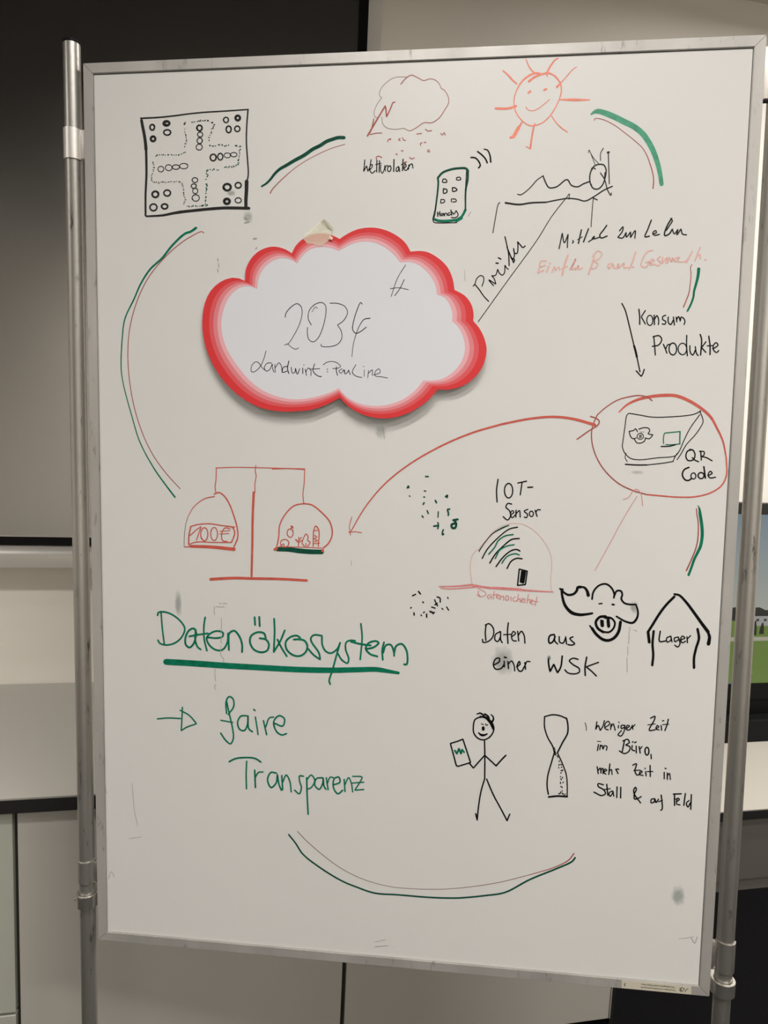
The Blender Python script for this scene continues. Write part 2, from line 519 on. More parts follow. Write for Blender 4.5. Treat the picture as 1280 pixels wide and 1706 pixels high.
# two poles
PR = .0155
PUL, PUR, PN = -.0282, BWD + .0272, -.013
def floor_v(u):
    p = O + u * U + PN * NN
    return p.z / -Vd.z
for nm, pu in (('left', PUL), ('right', PUR)):
    fv = floor_v(pu)
    bm = bmesh.new()
    tube(bm, L3(pu, -.040, PN), L3(pu, fv - .030, PN), PR, 40)
    auto_smooth(from_bm('pole', bm, M['pole'], board))
    bm = bmesh.new()
    tube(bm, L3(pu, -.0465, PN), L3(pu, -.0395, PN), PR + .0004, 40)
    bmesh.ops.bevel(bm, geom=[e for e in bm.edges if e.calc_face_angle(0) > .8], offset=.002, segments=2, affect='EDGES')
    auto_smooth(tag(from_bm('end_cap', bm, M['black'], board), 'black plastic end cap'))
    # floor foot built level in the room
    fp = O + pu * U + PN * NN + fv * Vd
    d = Vector((NN.x, NN.y, 0)).normalized(); sd = Vector((-d.y, d.x, 0))
    R4 = Matrix(((sd.x, d.x, 0, fp.x), (sd.y, d.y, 0, fp.y), (0, 0, 1, 0), (0, 0, 0, 1)))
    bm = bmesh.new()
    add_box(bm, (-.02, -.15, .012), (.02, .32, .034), .004, MBI @ R4)
    for yy_ in (-.13, .30):
        add_box(bm, (-.018, yy_ - .02, 0), (.018, yy_ + .02, .012), .002, MBI @ R4)
    from_bm('foot', bm, M['alu'], board)


def sleeve(pu, v0, v1, side, m, arc=(-.62, .62), r0=PR + .0002, r1=PR + .0022, arm=True, slope=0.0, label=None):
    """curved bracket plate hugging the pole front, with an arm to the frame; side +1: frame lies right of pole"""
    bm = bmesh.new()
    n = 20
    rings = []
    for rr in (r1, r0):
        top, bot = [], []
        for i in range(n + 1):
            a = math.pi * (arc[0] + (arc[1] - arc[0]) * i / n)
            du, dn = rr * math.sin(a), rr * math.cos(a)
            sl = slope * i / n
            top.append(bm.verts.new(L3(pu + du, v0 + sl, PN + dn)))
            bot.append(bm.verts.new(L3(pu + du, v1 + sl * .6, PN + dn)))
        rings.append((top, bot))
    (t1, b1), (t0, b0) = rings
    for i in range(n):
        bm.faces.new((t1[i], t1[i + 1], b1[i + 1], b1[i]))
        bm.faces.new((t0[i + 1], t0[i], b0[i], b0[i + 1]))
        bm.faces.new((t1[i + 1], t1[i], t0[i], t0[i + 1]))
        bm.faces.new((b1[i], b1[i + 1], b0[i + 1], b0[i]))
    bm.faces.new((t1[0], b1[0], b0[0], t0[0])); bm.faces.new((t1[n], t0[n], b0[n], b1[n]))
    if arm:
        fe = 0.0 if side > 0 else BWD
        a, b = sorted((pu + side * (PR + .0005), fe))
        p, q = L3(a, v0 + .003, PN + .006), L3(b, v1 - .001, PN - .002)
        add_box(bm, Vector(map(min, p, q)), Vector(map(max, p, q)), .0004)
    bmesh.ops.recalc_face_normals(bm, faces=bm.faces)
    o = auto_smooth(from_bm('bracket', bm, m, board))
    if label: tag(o, label)
    return o


# image pixel -> board coordinates
def pix(px, py, n=-REC, tilt=None):
    d = cw((px - 640, py - 853, F))
    o = Vector((0, 0, H))
    nn = NN
    p0 = O + n * NN
    t = (p0 - o).dot(nn) / d.dot(nn)
    h = o + d * t - O
    return h.dot(U), h.dot(Vd)
def vv(px, py): return pix(px, py, 0)[1]
sleeve(PUL, vv(122, 211), vv(122, 263), 1, M['sleeve'], arc=(-.30, .46), slope=.002, label='bright plate clamping the upper frame edge to the pole')
sleeve(PUL, vv(130, 1436), vv(130, 1472), 1, M['pole'])
sleeve(PUR, vv(1275, 70), vv(1275, 163), -1, M['sleeve'], arc=(-.46, .3))
sleeve(PUR, vv(1205, 1572), vv(1205, 1622), -1, M['pole'], arc=(-.5, .45))
for s, y in ((1, 166), ):
    lbox('bracket_dark_line', M['seam'], (BWD + .001, vv(1275, y) - .0015, .001), (BWD + .016, vv(1275, y) + .0015, -.01), board)  # thin dark strip along the lower end of the bracket


def clamp(pu, v0, v1, side):
    """oval stop ring around the pole, lobe towards the frame"""
    bm = bmesh.new()
    n = 48
    outer, inner = [], []
    for i in range(n):
        a = 2 * math.pi * i / n
        ca, sa = math.cos(a), math.sin(a)
        d2 = Vector((ca, sa)); off2 = Vector((side * .008, -.015))      # hull of the pole circle and a smaller one behind it
        outer.append(off2 + .0135 * d2 if d2.dot(off2) + .0135 > PR + .0058 else (PR + .0058) * d2)
        inner.append((PR + .0008) * Vector((ca, sa)))
    def ring(pts, v): return [bm.verts.new(L3(pu + p.x, v, PN + p.y)) for p in pts]
    ot, ob, it, ib = ring(outer, v0), ring(outer, v1), ring(inner, v0), ring(inner, v1)
    for i in range(n):
        j = (i + 1) % n
        bm.faces.new((ot[i], ot[j], ob[j], ob[i])); bm.faces.new((it[j], it[i], ib[i], ib[j]))
        bm.faces.new((ot[j], ot[i], it[i], it[j])); bm.faces.new((ob[i], ob[j], ib[j], ib[i]))
    bmesh.ops.recalc_face_normals(bm, faces=bm.faces)
    bmesh.ops.bevel(bm, geom=[e for e in bm.edges if e.calc_face_angle(0) > 1.2], offset=.0008, segments=2, affect='EDGES')
    c = tag(auto_smooth(from_bm('stop_ring', bm, M['steel'], board)), 'steel stop ring around the pole')
    bm = bmesh.new()
    if side < 0: return c
    vm = v0 + (v1 - v0) * .55
    tube(bm, L3(pu - side * (PR + .003), vm, PN + .003), L3(pu - side * (PR + .0105), vm, PN + .006), .0026, 6)
    from_bm('set_screw', bm, M['steel'], c)
c1 = clamp(PUL, vv(138, 1492), vv(138, 1513), 1)
c2 = clamp(PUR, vv(1205, 1638), vv(1205, 1661), -1)

# ------------------------------------------------------------------ marker strokes
def spline(pts, sub=7):
    """Catmull-Rom through pts; a doubled point is a sharp corner"""
    runs, cur = [], [pts[0]]
    for p in pts[1:]:
        if (p - cur[-1]).length < 1e-9:
            if len(cur) > 1: runs.append(cur)
            cur = [p]
        else: cur.append(p)
    runs.append(cur)
    out = []
    for r in runs:
        if len(r) == 1: out += r; continue
        for i in range(len(r) - 1):
            p1, p2 = r[i], r[i + 1]
            p0 = r[i - 1] if i else p1 * 2 - p2
            p3 = r[i + 2] if i + 2 < len(r) else p2 * 2 - p1
            d = [max(1e-6, (b - a).length) ** .5 for a, b in ((p0, p1), (p1, p2), (p2, p3))]
            t0, t1 = 0, d[0]; t2 = t1 + d[1]; t3 = t2 + d[2]
            for k in range(sub):
                t = t1 + (t2 - t1) * k / sub
                a1 = p0 * ((t1 - t) / (t1 - t0)) + p1 * ((t - t0) / (t1 - t0))
                a2 = p1 * ((t2 - t) / (t2 - t1)) + p2 * ((t - t1) / (t2 - t1))
                a3 = p2 * ((t3 - t) / (t3 - t2)) + p3 * ((t - t2) / (t3 - t2))
                b1 = a1 * ((t2 - t) / (t2 - t0)) + a2 * ((t - t0) / (t2 - t0))
                b2 = a2 * ((t3 - t) / (t3 - t1)) + a3 * ((t - t1) / (t3 - t1))
                out.append(b1 * ((t2 - t) / (t2 - t1)) + b2 * ((t - t1) / (t2 - t1)))
        out.append(r[-1])
    res = [out[0]]
    for p in out[1:]:
        if (p - res[-1]).length > 1e-4: res.append(p)
    return res


def ribbon(bm, pts, ws, place):
    """flat stroke: pts 2D image points, ws widths, place maps a 2D point to a local 3D point"""
    n = len(pts)
    if n == 1 or (pts[-1] - pts[0]).length < .05 and n < 3:
        c, r = pts[0], ws[0] / 2
        bm.faces.new([bm.verts.new(place(c + Vector((math.cos(a), math.sin(a))) * r)) for a in [-2 * math.pi * k / 8 for k in range(8)]])
        return
    nor = []
    for i in range(n):
        a = pts[max(0, i - 1)]; b = pts[min(n - 1, i + 1)]
        d = (b - a)
        if d.length < 1e-6: d = Vector((1, 0))
        d.normalize()
        nor.append(Vector((-d.y, d.x)))
    L = [bm.verts.new(place(pts[i] + nor[i] * ws[i] / 2)) for i in range(n)]
    R = [bm.verts.new(place(pts[i] - nor[i] * ws[i] / 2)) for i in range(n)]
    for i in range(n - 1):
        bm.faces.new((L[i], L[i + 1], R[i + 1], R[i]))
    for i, s in ((0, -1), (n - 1, 1)):
        d = Vector((nor[i].y, -nor[i].x)) * s
        arc = [bm.verts.new(place(pts[i] + (nor[i] * math.cos(a) + d * math.sin(a)) * ws[i] / 2)) for a in (math.pi * .25, math.pi * .5, math.pi * .75)]
        bm.faces.new([L[i]] + arc + [R[i]] if s > 0 else [R[i]] + arc[::-1] + [L[i]])


LAYER = [0]
WEIGHT = [1.17]     # marker strokes are a little fatter than their traced centre values
LIFT = [0.0]
def draw(name, label, ink, x0, y0, s, text, parent=None, place=None):
    """a line «= label» starts the next word as an object of its own"""
    bits = text.split('\n=')
    draw_one(name, label, ink, x0, y0, s, bits[0], parent, place)
    for q in bits[1:]:
        lb, body = q.split('\n', 1)
        draw_one(name, lb.strip(), ink, x0, y0, s, body, parent, place)


def draw_one(name, label, ink, x0, y0, s, text, parent=None, place=None):
    """one drawing or piece of writing: each line is  width[>width2] [L|E|D|O] points  in the coordinates of an enlargement
    with origin x0, y0 and scale s.  L straight, E ellipses (cx,cy rx,ry), D dotted path, O separate dots"""
    LAYER[0] += 1
    lift = .00015 + .000004 * LAYER[0]
    if place is None:
        def place(p):
            u, v = pix(p.x, p.y, -REC)
            return L3(u, v, -REC + lift + LIFT[0])
    LIFT[0] = 0.0
    bm = bmesh.new()
    conv = lambda t: Vector((x0 + float(t.split(',')[0]) / s, y0 + float(t.split(',')[1]) / s))
    for line in text.strip().splitlines():
        tk = line.split()
        if not tk: continue
        wd = [float(q) * WEIGHT[0] for q in tk[0].split('>')]
        LIFT[0] += .0000015
        mode = tk[1] if tk[1] in 'LEDO' else ''
        tk = tk[2:] if mode else tk[1:]
        if mode == 'E':
            for i in range(0, len(tk), 2):
                c = conv(tk[i])
                rx, ry = [float(q) / s for q in tk[i + 1].split(',')]
                ph = random.uniform(0, 6.28)
                n = 22
                pts = [c + Vector((math.cos(ph + 6.6 * k / n) * rx * (1 + .07 * math.sin(2.3 * k / n + ph)), math.sin(ph + 6.6 * k / n) * ry)) for k in range(n + 1)]
                ribbon(bm, pts, [wd[0] * random.uniform(.85, 1.15)] * len(pts), place)
        elif mode == 'O':
            for q in tk:
                c = conv(q); a = random.uniform(0, 3.14); d = Vector((math.cos(a), math.sin(a))) * wd[0] * random.uniform(.25, .7)
                ribbon(bm, [c - d, c + d], [wd[0]] * 2, place)
        elif mode == 'D':
            pts = [conv(q) for q in tk]
            for a, b in zip(pts, pts[1:]):
                n = max(1, int((b - a).length / 3.0))
                for k in range(n):
                    c = a.lerp(b, (k + random.uniform(.1, .6)) / n) + Vector((random.uniform(-.8, .8), random.uniform(-.8, .8)))
                    an = random.uniform(0, 3.14); d = Vector((math.cos(an), math.sin(an))) * random.uniform(.2, .9)
                    ribbon(bm, [c - d, c + d], [wd[0] * random.uniform(.8, 1.3)] * 2, place)
        else:
            pts = [conv(q) for q in tk]
            if mode == 'L':
                r = []
                for a, b in zip(pts, pts[1:]): r += [a, a.lerp(b, .04), a.lerp(b, .96)]
                pts = r + [pts[-1]]
            else:
                pts = spline(pts)
            n = len(pts)
            if len(wd) == 1: wd = wd * 2
            ws = []
            for i in range(n):
                q = i / max(1, n - 1) * (len(wd) - 1)
                k = min(int(q), len(wd) - 2)
                ws.append(wd[k] + (wd[k + 1] - wd[k]) * (q - k))
            ribbon(bm, pts, ws, place)
    return tag(from_bm(name, bm, INK[ink], parent or board), label)

# --- arcs that ring the whole picture
draw('green_arc', 'dark green arc at the upper side between board-game and weather drawings', 'dgreen', 420, 210, 7.111, """
2.6>5.2>5 115,715 170,680 220,630 270,565 330,510 400,470 500,410 620,345 720,275 810,230 880,185 960,155 1020,138 1090,138
""")
draw('red_arc', 'thin red-brown line beneath the upper green arc', 'brown', 420, 210, 7.111, """
1.6>.9>1.0 217,797 235,760 300,685 400,590 500,505 640,410 760,345 900,280 1000,245 1100,216
""")
draw('green_arc', 'broad light green arc right of the sun', 'lgreen', 980, 170, 9.143, """
2>7>8.5>8.5>8.2>8>7>6 45,190 100,152 160,142 250,165 400,225 550,300 700,375 830,480 930,620 1000,760 1050,900 1090,1050 1120,1250
""")
draw('red_arc', 'thin red-brown line inside the broad green arc', 'brown', 980, 170, 9.143, """
1.2>1.1>1.8 95,278 105,255 150,250 250,275 400,350 550,460 700,580 830,700 900,820 950,960 990,1100 1000,1200 990,1318
""")
draw('green_arc', 'long green arc down the left side of the board', 'green', 180, 360, 3.5556, """
3.6>3.2>2.6>1.9>1.4>1.6>2.3 522,70 490,92 455,105 380,175 320,250 250,315 195,400 155,490 100,610 85,720 78,900 90,990 140,1180 190,1340 270,1490 340,1590 397,1665
""")
draw('red_arc', 'long thin red-brown line inside the left green arc', 'brown', 180, 360, 3.5556, """
1.3>1.1 568,100 555,92 480,128 400,185 300,285 230,380 170,510 130,660 118,800 125,950 155,1130 210,1300 270,1420 350,1530 428,1615
""")
draw('green_arc', 'short green stroke beside the word Konsum', 'green', 1020, 440, 6.4, """
4.6>3.2>2.6 925,52 918,120 900,200 875,290 868,350 840,430 805,500
""")
draw('red_arc', 'short red-brown stroke beside the word Konsum', 'brown', 1020, 440, 6.4, """
1>1.3>1.8 855,5 838,30 843,110 835,200 820,310 790,390 762,458
""")
draw('green_arc', 'short green curve under the red circle', 'green', 1100, 830, 12.19, """
1>4.6>4.6>4.4>3.8>3.4 770,150 800,215 815,330 845,520 858,700 848,850 820,980 760,1110 700,1230 640,1400 580,1560
""")
draw('red_arc', 'short red-brown curve under the red circle', 'brown', 1100, 830, 12.19, """
1.6>2.1 742,215 750,330 775,480 778,660 765,850 730,1010 670,1170 600,1330 535,1470
""")
draw('green_arc', 'shallow dark green arc near the lower edge', 'dgreen', 460, 1370, 2.4615, """
2.2>2.6 52,50 80,85 110,130 180,185 270,240 330,265 405,290 500,297 620,307 690,310 750,310 860,300 940,287 1040,235 1150,190 1215,160 1227,145
""")
draw('red_arc', 'thin red-brown line above the lower green arc', 'thin', 460, 1370, 2.4615, """
1.0>.7>.9 88,37 130,80 200,140 270,190 350,230 460,262 560,272 680,274 800,264 920,245 1040,215
""")
draw('red_arc', 'red end of the lower arc', 'brown', 460, 1370, 2.4615, """
1.0>1.8 1040,215 1140,185 1200,155 1222,128
""")
# --- board game plan
draw('board_game_drawing', 'black drawing of a square board game plan with rings', 'dark', 220, 170, 5.818, """
2.4>2 85,158 250,150 400,135 550,115 700,100 900,88 1128,72
4>4.6 93,178 102,230 118,310 130,390 136,460
3.6>2.8 137,455 140,600 140,720 132,900 132,1100
2.2>2 1125,75 1112,250 1110,400 1120,550 1128,700 1115,775
5.5>4.6 1112,770 1110,860 1105,940 1105,1022
2.6>4.4 140,1108 300,1098 400,1078 480,1065
4>4.4 470,1066 620,1050 760,1036 900,1027 1133,1030
2.3 E 197,245 22,27 335,207 30,24 342,295 32,26 1022,260 26,27 912,174 25,26
3.1 E 205,357 23,23 1026,155 23,23 340,207 24,18
2.2 E 938,265 26,32 655,252 26,27 788,538 28,32 857,530 26,32
1.4 E 662,315 26,24 657,375 24,28 653,437 29,29 925,517 32,24 988,510 33,21
1.4 E 281,650 27,27 357,637 33,29 427,631 34,22 503,621 40,26 611,757 28,24 600,815 24,22 614,862 25,26 619,930 36,32
2.5 E 227,895 30,29 342,882 31,29 209,1021 33,33 317,1012 31,24 1031,807 28,27
3.4 E 924,826 36,32 921,963 28,24
1.6 E 1031,953 31,25
1.5 D 510,225 505,210 535,190
1.3 D 585,198 660,185 740,180 800,212 778,260 750,335 745,385
1.2 D 510,260 520,320 530,380 512,440
1.2 D 205,570 215,650 195,700 195,775 270,780 380,775 460,770 490,790 500,870 515,940 505,995
""")
draw('dotted_outline', 'dotted dark green outline of the game track', 'dgreen', 220, 170, 5.818, """
1.4 D 745,420 800,425 850,410 890,425 950,420
1.6 D 990,425 1055,430 1042,490 1030,560 1035,600 1005,625
1.5 D 990,628 880,635
1.4 D 850,655 770,655 720,670 735,725 715,760
1.5 D 725,790 720,880 710,960 720,1000
1.5 D 740,1000 640,1010 530,1012
1.3 D 525,480 470,510 430,512 330,512 215,520
""")
# --- weather cloud
draw('cloud_outline', 'thin brown outline of the weather cloud', 'thin', 590, 110, 7.111, """
.7 620,130 560,130 505,130 430,160 350,230 310,290 303,350 328,374
.7 328,374 270,460 238,550 250,603 285,612
.8 330,605 340,680 385,730 480,750 590,737
""")
draw('cloud_outline', 'red-brown part of the weather cloud with lightning bolt', 'brown', 590, 110, 7.111, """
.8>1.2>.8 590,737 625,755 660,768 740,730 830,672 920,672 1010,615 1075,520 1120,440 1118,370 1065,280 1035,270
.8>1.4 1035,270 1010,210 960,165 900,152 825,172 750,135 680,108 610,150 555,215
1.6>2.3 485,428 465,432 430,510 385,605 385,605 380,530 372,470 372,470 270,640 160,828
1.6 235,628 215,720 190,790
1.3 188,812 260,797 328,793
1.3 848,750 875,770 920,765
1.3 743,806 800,798
1.2 1028,797 1045,818 1070,790 1080,820
1.3 400,900 405,875 435,862 430,875
1.2 548,858 528,872 548,886
1.2 575,850 588,878 612,880
1.3 808,908 788,918 790,942
1.6 O 842,905 571,1005 505,1045
1.3 890,990 872,1005 885,1018 900,1010
1.4 268,1110 265,1080 290,1068 328,1083
1.3 658,1083 685,1100 715,1088
1.2 590,1160 600,1140 625,1135
""")
draw('handwriting', 'black word Wetterdaten under the weather cloud', 'black', 590, 110, 7.111, """
1.5 128,1112 122,1190 113,1252 113,1252 150,1182 150,1182 165,1250 165,1250 190,1190 202,1110
1.4 185,1232 215,1195 215,1168 192,1180 190,1240 215,1270 252,1240
1.6 272,1118 268,1255
1.6 302,1122 298,1258
1.2 255,1168 322,1152
1.3 318,1170 315,1230 335,1270 362,1215 365,1175 365,1175 372,1245
1.3 370,1205 390,1178 408,1185
1.5 432,1182 405,1195 400,1240 420,1250 440,1215 430,1182
1.7 474,1108 470,1250
1.5 528,1192 503,1210 503,1248 524,1240 532,1192 532,1192 542,1252
1.7 582,1105 575,1238
1.3 560,1168 612,1150
1.4 590,1215 620,1185 610,1165 592,1190 597,1228 622,1235 645,1200
1.5 650,1170 645,1225
1.5 645,1205 670,1165 688,1160 698,1210
""")
# --- sun
draw('sun_drawing', 'salmon drawing of a smiling sun with nine rays', 'salmon', 810, 90, 6.4, """
3.4>2.4>1.6 457,292 520,245 600,215 660,205 720,225 780,290 800,340 803,400 785,480
1.6 785,480 740,570 690,650 620,720 550,755 480,765 420,740 370,695 325,630 302,560 300,480 320,400
1.6>2.8>2.8 320,400 370,310 430,250 520,205 590,212
3 452,414 474,398
3 620,385 643,373
1.1 425,565 450,595 500,605 560,580 620,535 678,485
1.4>2.2 427,57 450,115 480,165 518,203
1.8>3 770,48 740,60 700,110 670,160 648,205
2>1.6 640,200 655,240
2>2.6>2.0 183,180 230,220 290,285 330,318
1.2>1.6 968,138 930,160 860,240 800,305
1.6>3.4 800,305 758,350
1.6>4>1.6 790,487 880,488 1000,490 1105,488
3.4 103,580 200,583 260,575 318,555
2>3.4 388,715 365,760 345,790
4.8>5 350,780 320,835 295,880
3.4 298,878 262,892
2.2>2.8 520,745 505,800 490,880 472,1008
1.4 475,1012 430,987
1.4>1.7 700,662 740,720 800,785 868,832
""")
# --- phone
draw('phone_outline', 'green outline of the mobile phone drawing', 'green', 700, 230, 6.4, """
3.6 155,868 200,882 300,883 395,872
5 390,880 440,850
3>3.6 400,875 450,830 485,765
2 190,425 195,470
""")
draw('phone_outline', 'dark green outline of the mobile phone drawing', 'dgreen', 700, 230, 6.4, """
3>3.4 190,425 240,370 330,335 420,322 490,325 512,350
2.8>2 190,425 195,470 188,570 172,700 155,820 142,865
3>2.2 512,350 508,450 490,540 485,620 485,720 484,770
""")
draw('phone_keys', 'black keys and lettering of the phone drawing', 'black', 700, 230, 6.4, """
1.4 497,350 485,560
1.4 175,700 150,810 138,870 150,898 200,905 330,903 390,902
1.5 245,440 265,436 283,450 285,470 240,468 245,440
1.5 392,422 425,418 435,442 390,445 392,422
1.7 250,540 252,588 285,580 285,550 250,540
1.7 345,530 352,570 395,552 370,530 345,530
1.4 224,655 222,692 262,680 258,658 224,655
1.4 335,650 335,680
1.4 345,648 382,655 386,675 350,682
1.7 188,790 190,835
1.4 188,812 212,805
1.7 210,785 215,830
1.4 250,805 228,808 232,830 255,810 258,830
1.4 262,828 265,805 282,802 290,825
1.4 318,795 300,805 305,825 325,815
1.7 330,768 338,822
1.4 345,790 360,812 382,780
1.5 385,775 405,810 400,835 370,850 335,847
= black signal arcs beside the phone
2.2 545,207 590,212 630,255 642,295 625,318
2.2 615,145 660,180 700,225 717,265
1.6>2.4 683,118 720,130 745,180 755,255
""")
# --- patient on a bed
draw('patient_drawing', 'grey-black drawing of a figure lying on a bed', 'dark', 800, 230, 4, """
1.4 250,375 272,378 330,335 380,280 420,252
1.9 420,252 435,290 460,330 510,325 580,277 610,315 650,325 690,305 730,290
1.9 745,205 732,250 735,300 755,335 785,340 815,315 835,260 840,210 825,180 795,175 765,185 745,205
.9 768,180 745,120 727,80 722,98
.9 727,80 755,130 795,175
1.2 822,68 805,100 803,150
1.5 855,95 862,305
3 O 855,96
1.5 802,232 830,275 850,345 872,382 875,366
1.5 833,230 830,275
1.8 882,322 830,345 760,390 700,420 650,408 590,402 530,410 440,428
2.2>2.7 440,428 340,432 260,443 170,432
1.3 132,430 122,440 105,520 86,632
1.2 755,400 748,480 740,592
1.7 755,400 782,412
1.7 O 748,205 764,203 740,308
""")
draw('pointer_line', 'long thin black line from the bed to the cloud card', 'black', 0, 0, 1, """
1.1 948,332 949,323 945,328 920,360 895,400 845,469 797,536
""")
draw('handwriting', 'slanted black word running along the thin line', 'black', 780, 380, 7.111, """
1.6 245,868 190,810 130,725 80,665
1.4 60,688 82,662 100,605 150,562 183,580 185,630 165,688
1.5 302,682 247,614 300,645 330,665 330,665 310,600 280,564 280,564 325,560 352,487 352,487 370,530 405,557 430,535 438,437 438,437 455,470 478,487
2 332,415 358,417
1.8 360,352 390,368
1.7 438,103 460,200 480,300 488,445
1.8 462,225 500,320 540,408
1.7 540,408 552,375 525,360 503,338 503,338 530,375 550,320 540,237 540,237 552,295 580,300 592,230 588,160 588,160 620,200 650,230 678,212
""")
draw('handwriting', 'black words Mittel zu Leben right under the bed drawing', 'dark', 880, 360, 4, """
1.7 207,217 218,165 228,112 228,112 242,178 268,120 268,120 264,165 262,210
1.7 298,163 303,172 296,180
2 356,92 336,182
1.2 330,158 362,138
2 403,85 370,172
1.7 403,172 440,145 442,135 428,150 440,152 480,140
2 525,62 505,90 478,130 488,146 527,133
1.8 610,98 633,72 630,100 598,142 598,142 630,146 655,108 655,108 655,140 685,105 685,105 682,145 682,145 715,97 712,147
2 822,27 800,85 780,138 808,134
1.8 832,120 856,110 850,97 832,112 842,128 876,122
2.2 958,15 930,60 910,115 912,130 940,120 962,88
1.8 950,18 962,30 945,60 922,95
1.8 962,88 975,118 1000,88 1000,88 992,125 1020,85 1020,85 1030,120 1056,125
""")
draw('handwriting', 'pale pink words under the black line Mittel zu Leben', 'pink', 880, 360, 4, """
2 122,298 85,303 75,350 65,380
1.8 80,340 115,328
1.8 68,378 105,360
2 145,310 148,320
2.2 138,335 125,372
1.8 160,375 178,338 182,362 205,340 212,360
2.8 265,263 245,320 228,392
1.6 225,350 262,335
2 278,358 310,310 318,285 300,320 292,355 310,350
2 310,345 318,358 335,330 340,355 362,345
2.4 403,388 430,310 440,265
1.9 430,270 465,233 492,250 470,288 440,300 465,318 452,345 412,352
2 562,315 535,325 538,350 570,325 572,345 595,348
2 592,345 602,318 605,345 640,315 640,345 658,342
2.4 718,240 695,310 675,355
1.4 645,345 706,338
2 830,230 800,235 765,285 755,330 785,342 808,310
1.5 785,310 810,300
2 815,315 840,295 825,288 815,325 845,320
2 882,268 862,290 882,308 868,332 853,325
2 898,275 892,315 925,278 920,315
1.9 932,312 940,275 955,305 962,278 970,302
1.8 1000,275 978,285 985,305 1010,275
1.8 1010,275 998,300 1050,300 1095,235
2 1095,235 1068,290 1055,312
2 1148,210 1130,250 1112,300
1.7 1112,292 1145,255 1150,285
2 O 1183,292
""")
# --- Konsum Produkte
draw('arrow_drawing', 'black arrow pointing down beside the word Konsum', 'black', 1020, 440, 6.4, """
1.8 105,420 140,490 180,640 230,850 265,990 298,1148
3.0 235,870 252,930 265,990
1.8 258,1138 312,1198 312,1198 330,1165 343,1122
""")
draw('handwriting', 'black word Konsum beside the down arrow', 'black', 1020, 440, 6.4, """
1.9 287,482 295,560 295,643
1.7 355,495 312,562 312,562 355,638
1.7 E 404,600 32,54
1.8 450,545 452,645
1.7 453,590 478,550 497,590 495,645
1.7 572,545 542,560 540,590 572,612 565,640 535,637
1.8 600,565 600,620 625,645 652,600
1.8 655,565 665,650
1.8 685,565 690,615
1.7 688,595 710,560 728,610 728,610 738,565 765,580 778,612 768,643
= black word Produkte under the word Konsum
1.8 445,770 455,880 462,970
1.8 437,775 500,763 530,800 500,860 430,877
1.8 548,855 575,920 585,950
1.7 575,900 592,863 627,852
1.8 E 650,905 40,64
1.8 E 752,905 45,62
1.8 797,760 795,860 803,978
1.8 830,870 835,940 860,970 890,915
1.8 888,880 900,950 918,975
2.0 940,750 955,800 945,970
1.8 1002,828 955,890 955,890 1000,940
2.0 1032,768 1045,870 1045,965
1.6 1015,872 1070,868
1.8 1075,905 1130,865 1110,838 1080,870 1085,920 1115,942 1138,922
""")
# --- red circle with the box
draw('red_circle', 'hand-drawn red circle around the parcel drawing', 'red', 960, 640, 4.7407, """
1.8>3.6>4.6>4.6>4.2>3>2 340,220 400,165 480,125 580,100 700,88 790,92 880,125 980,185 1060,255 1110,340 1160,450 1187,580
2.1 1187,580 1188,720 1150,800 1070,855 950,888 800,892 650,880 560,872
""")
draw('red_circle', 'thinner brownish part of the red circle', 'brown', 960, 640, 4.7407, """
1.9>1.6 560,872 450,840 330,780 210,660 140,520 122,400 135,320 170,240
1.5>1.9 170,240 240,180 330,125 430,98 500,90 570,105 600,130
1.8 115,255 155,268 183,290 175,320 100,370 8,435
""")
draw('arrow_drawing', 'long curved red arrow from the circle to the scales', 'red', 560, 660, 2.4615, """
4.2>3 1062,118 980,95 900,85 800,92 680,115
3>1.5 680,115 560,150 430,205 300,280 200,360 120,455 58,560
1.1 65,495 55,535 60,570
1.2 52,558 80,556 105,560
""")
draw('arrow_drawing', 'faint thin pink arrow pointing up to the circle', 'rose', 560, 660, 2.4615, """
.9 1235,410 1180,500 1120,610 1062,715
1 1178,424 1200,415 1216,392 1232,381 1250,398 1258,450
""")
draw('parcel_drawing', 'black drawing of a parcel with a pig face', 'black', 960, 640, 4.7407, """
1.3 418,230 402,245 385,350 365,490
1.4 418,230 500,243 600,260 750,258 930,238 985,212
1.3 365,490 380,535 430,585 500,597 640,582 785,565 815,530
1.3 978,240 900,350 850,450 815,530 790,560 765,612
1.3 978,212 1000,270 1003,300 950,390 870,480 830,550 798,597
1 395,545 388,580 405,612
1.9 390,633 470,638 560,638
1.4 560,638 700,622 768,610
1.4 420,372 455,365 470,352 485,375
1.4 420,372 430,410 450,430 475,425
1.4 495,355 540,343 575,350 582,370 570,390 608,400 608,400 580,430 545,425
1.3 E 508,412 24,24
1.3 503,402 503,425
1.3 514,402 514,422
1.4 462,435 480,462 510,465 540,450 548,430
1 O 515,378 532,378
1.7 672,492 740,490 785,478
""")
draw('label_outline', 'green outline of the square on the parcel', 'green', 960, 640, 4.7407, """
1.5 692,470 690,430 700,388 710,385
1.6 710,385 765,380 822,374
1.8 822,374 820,420 820,472
1.5 710,478 760,478 818,472
""")
draw('handwriting', 'black letters QR in the red circle', 'black', 960, 640, 4.7407, """
1.9 912,518 880,530 868,570 885,602 925,598 940,560 925,522 898,515
1.8 918,580 940,600 968,612
1.8 985,528 990,600
1.7 975,530 1012,535 1010,560 990,572 990,572 1030,580 1075,605
= black word Code in the red circle
2.2 892,657 855,675 840,715 862,755 890,760 912,745
1.9 E 928,725 20,24
1.9 E 988,722 25,24
2.2 1010,652 1022,742
1.8 1045,722 1075,703 1060,688 1043,720 1060,740 1102,735
""")
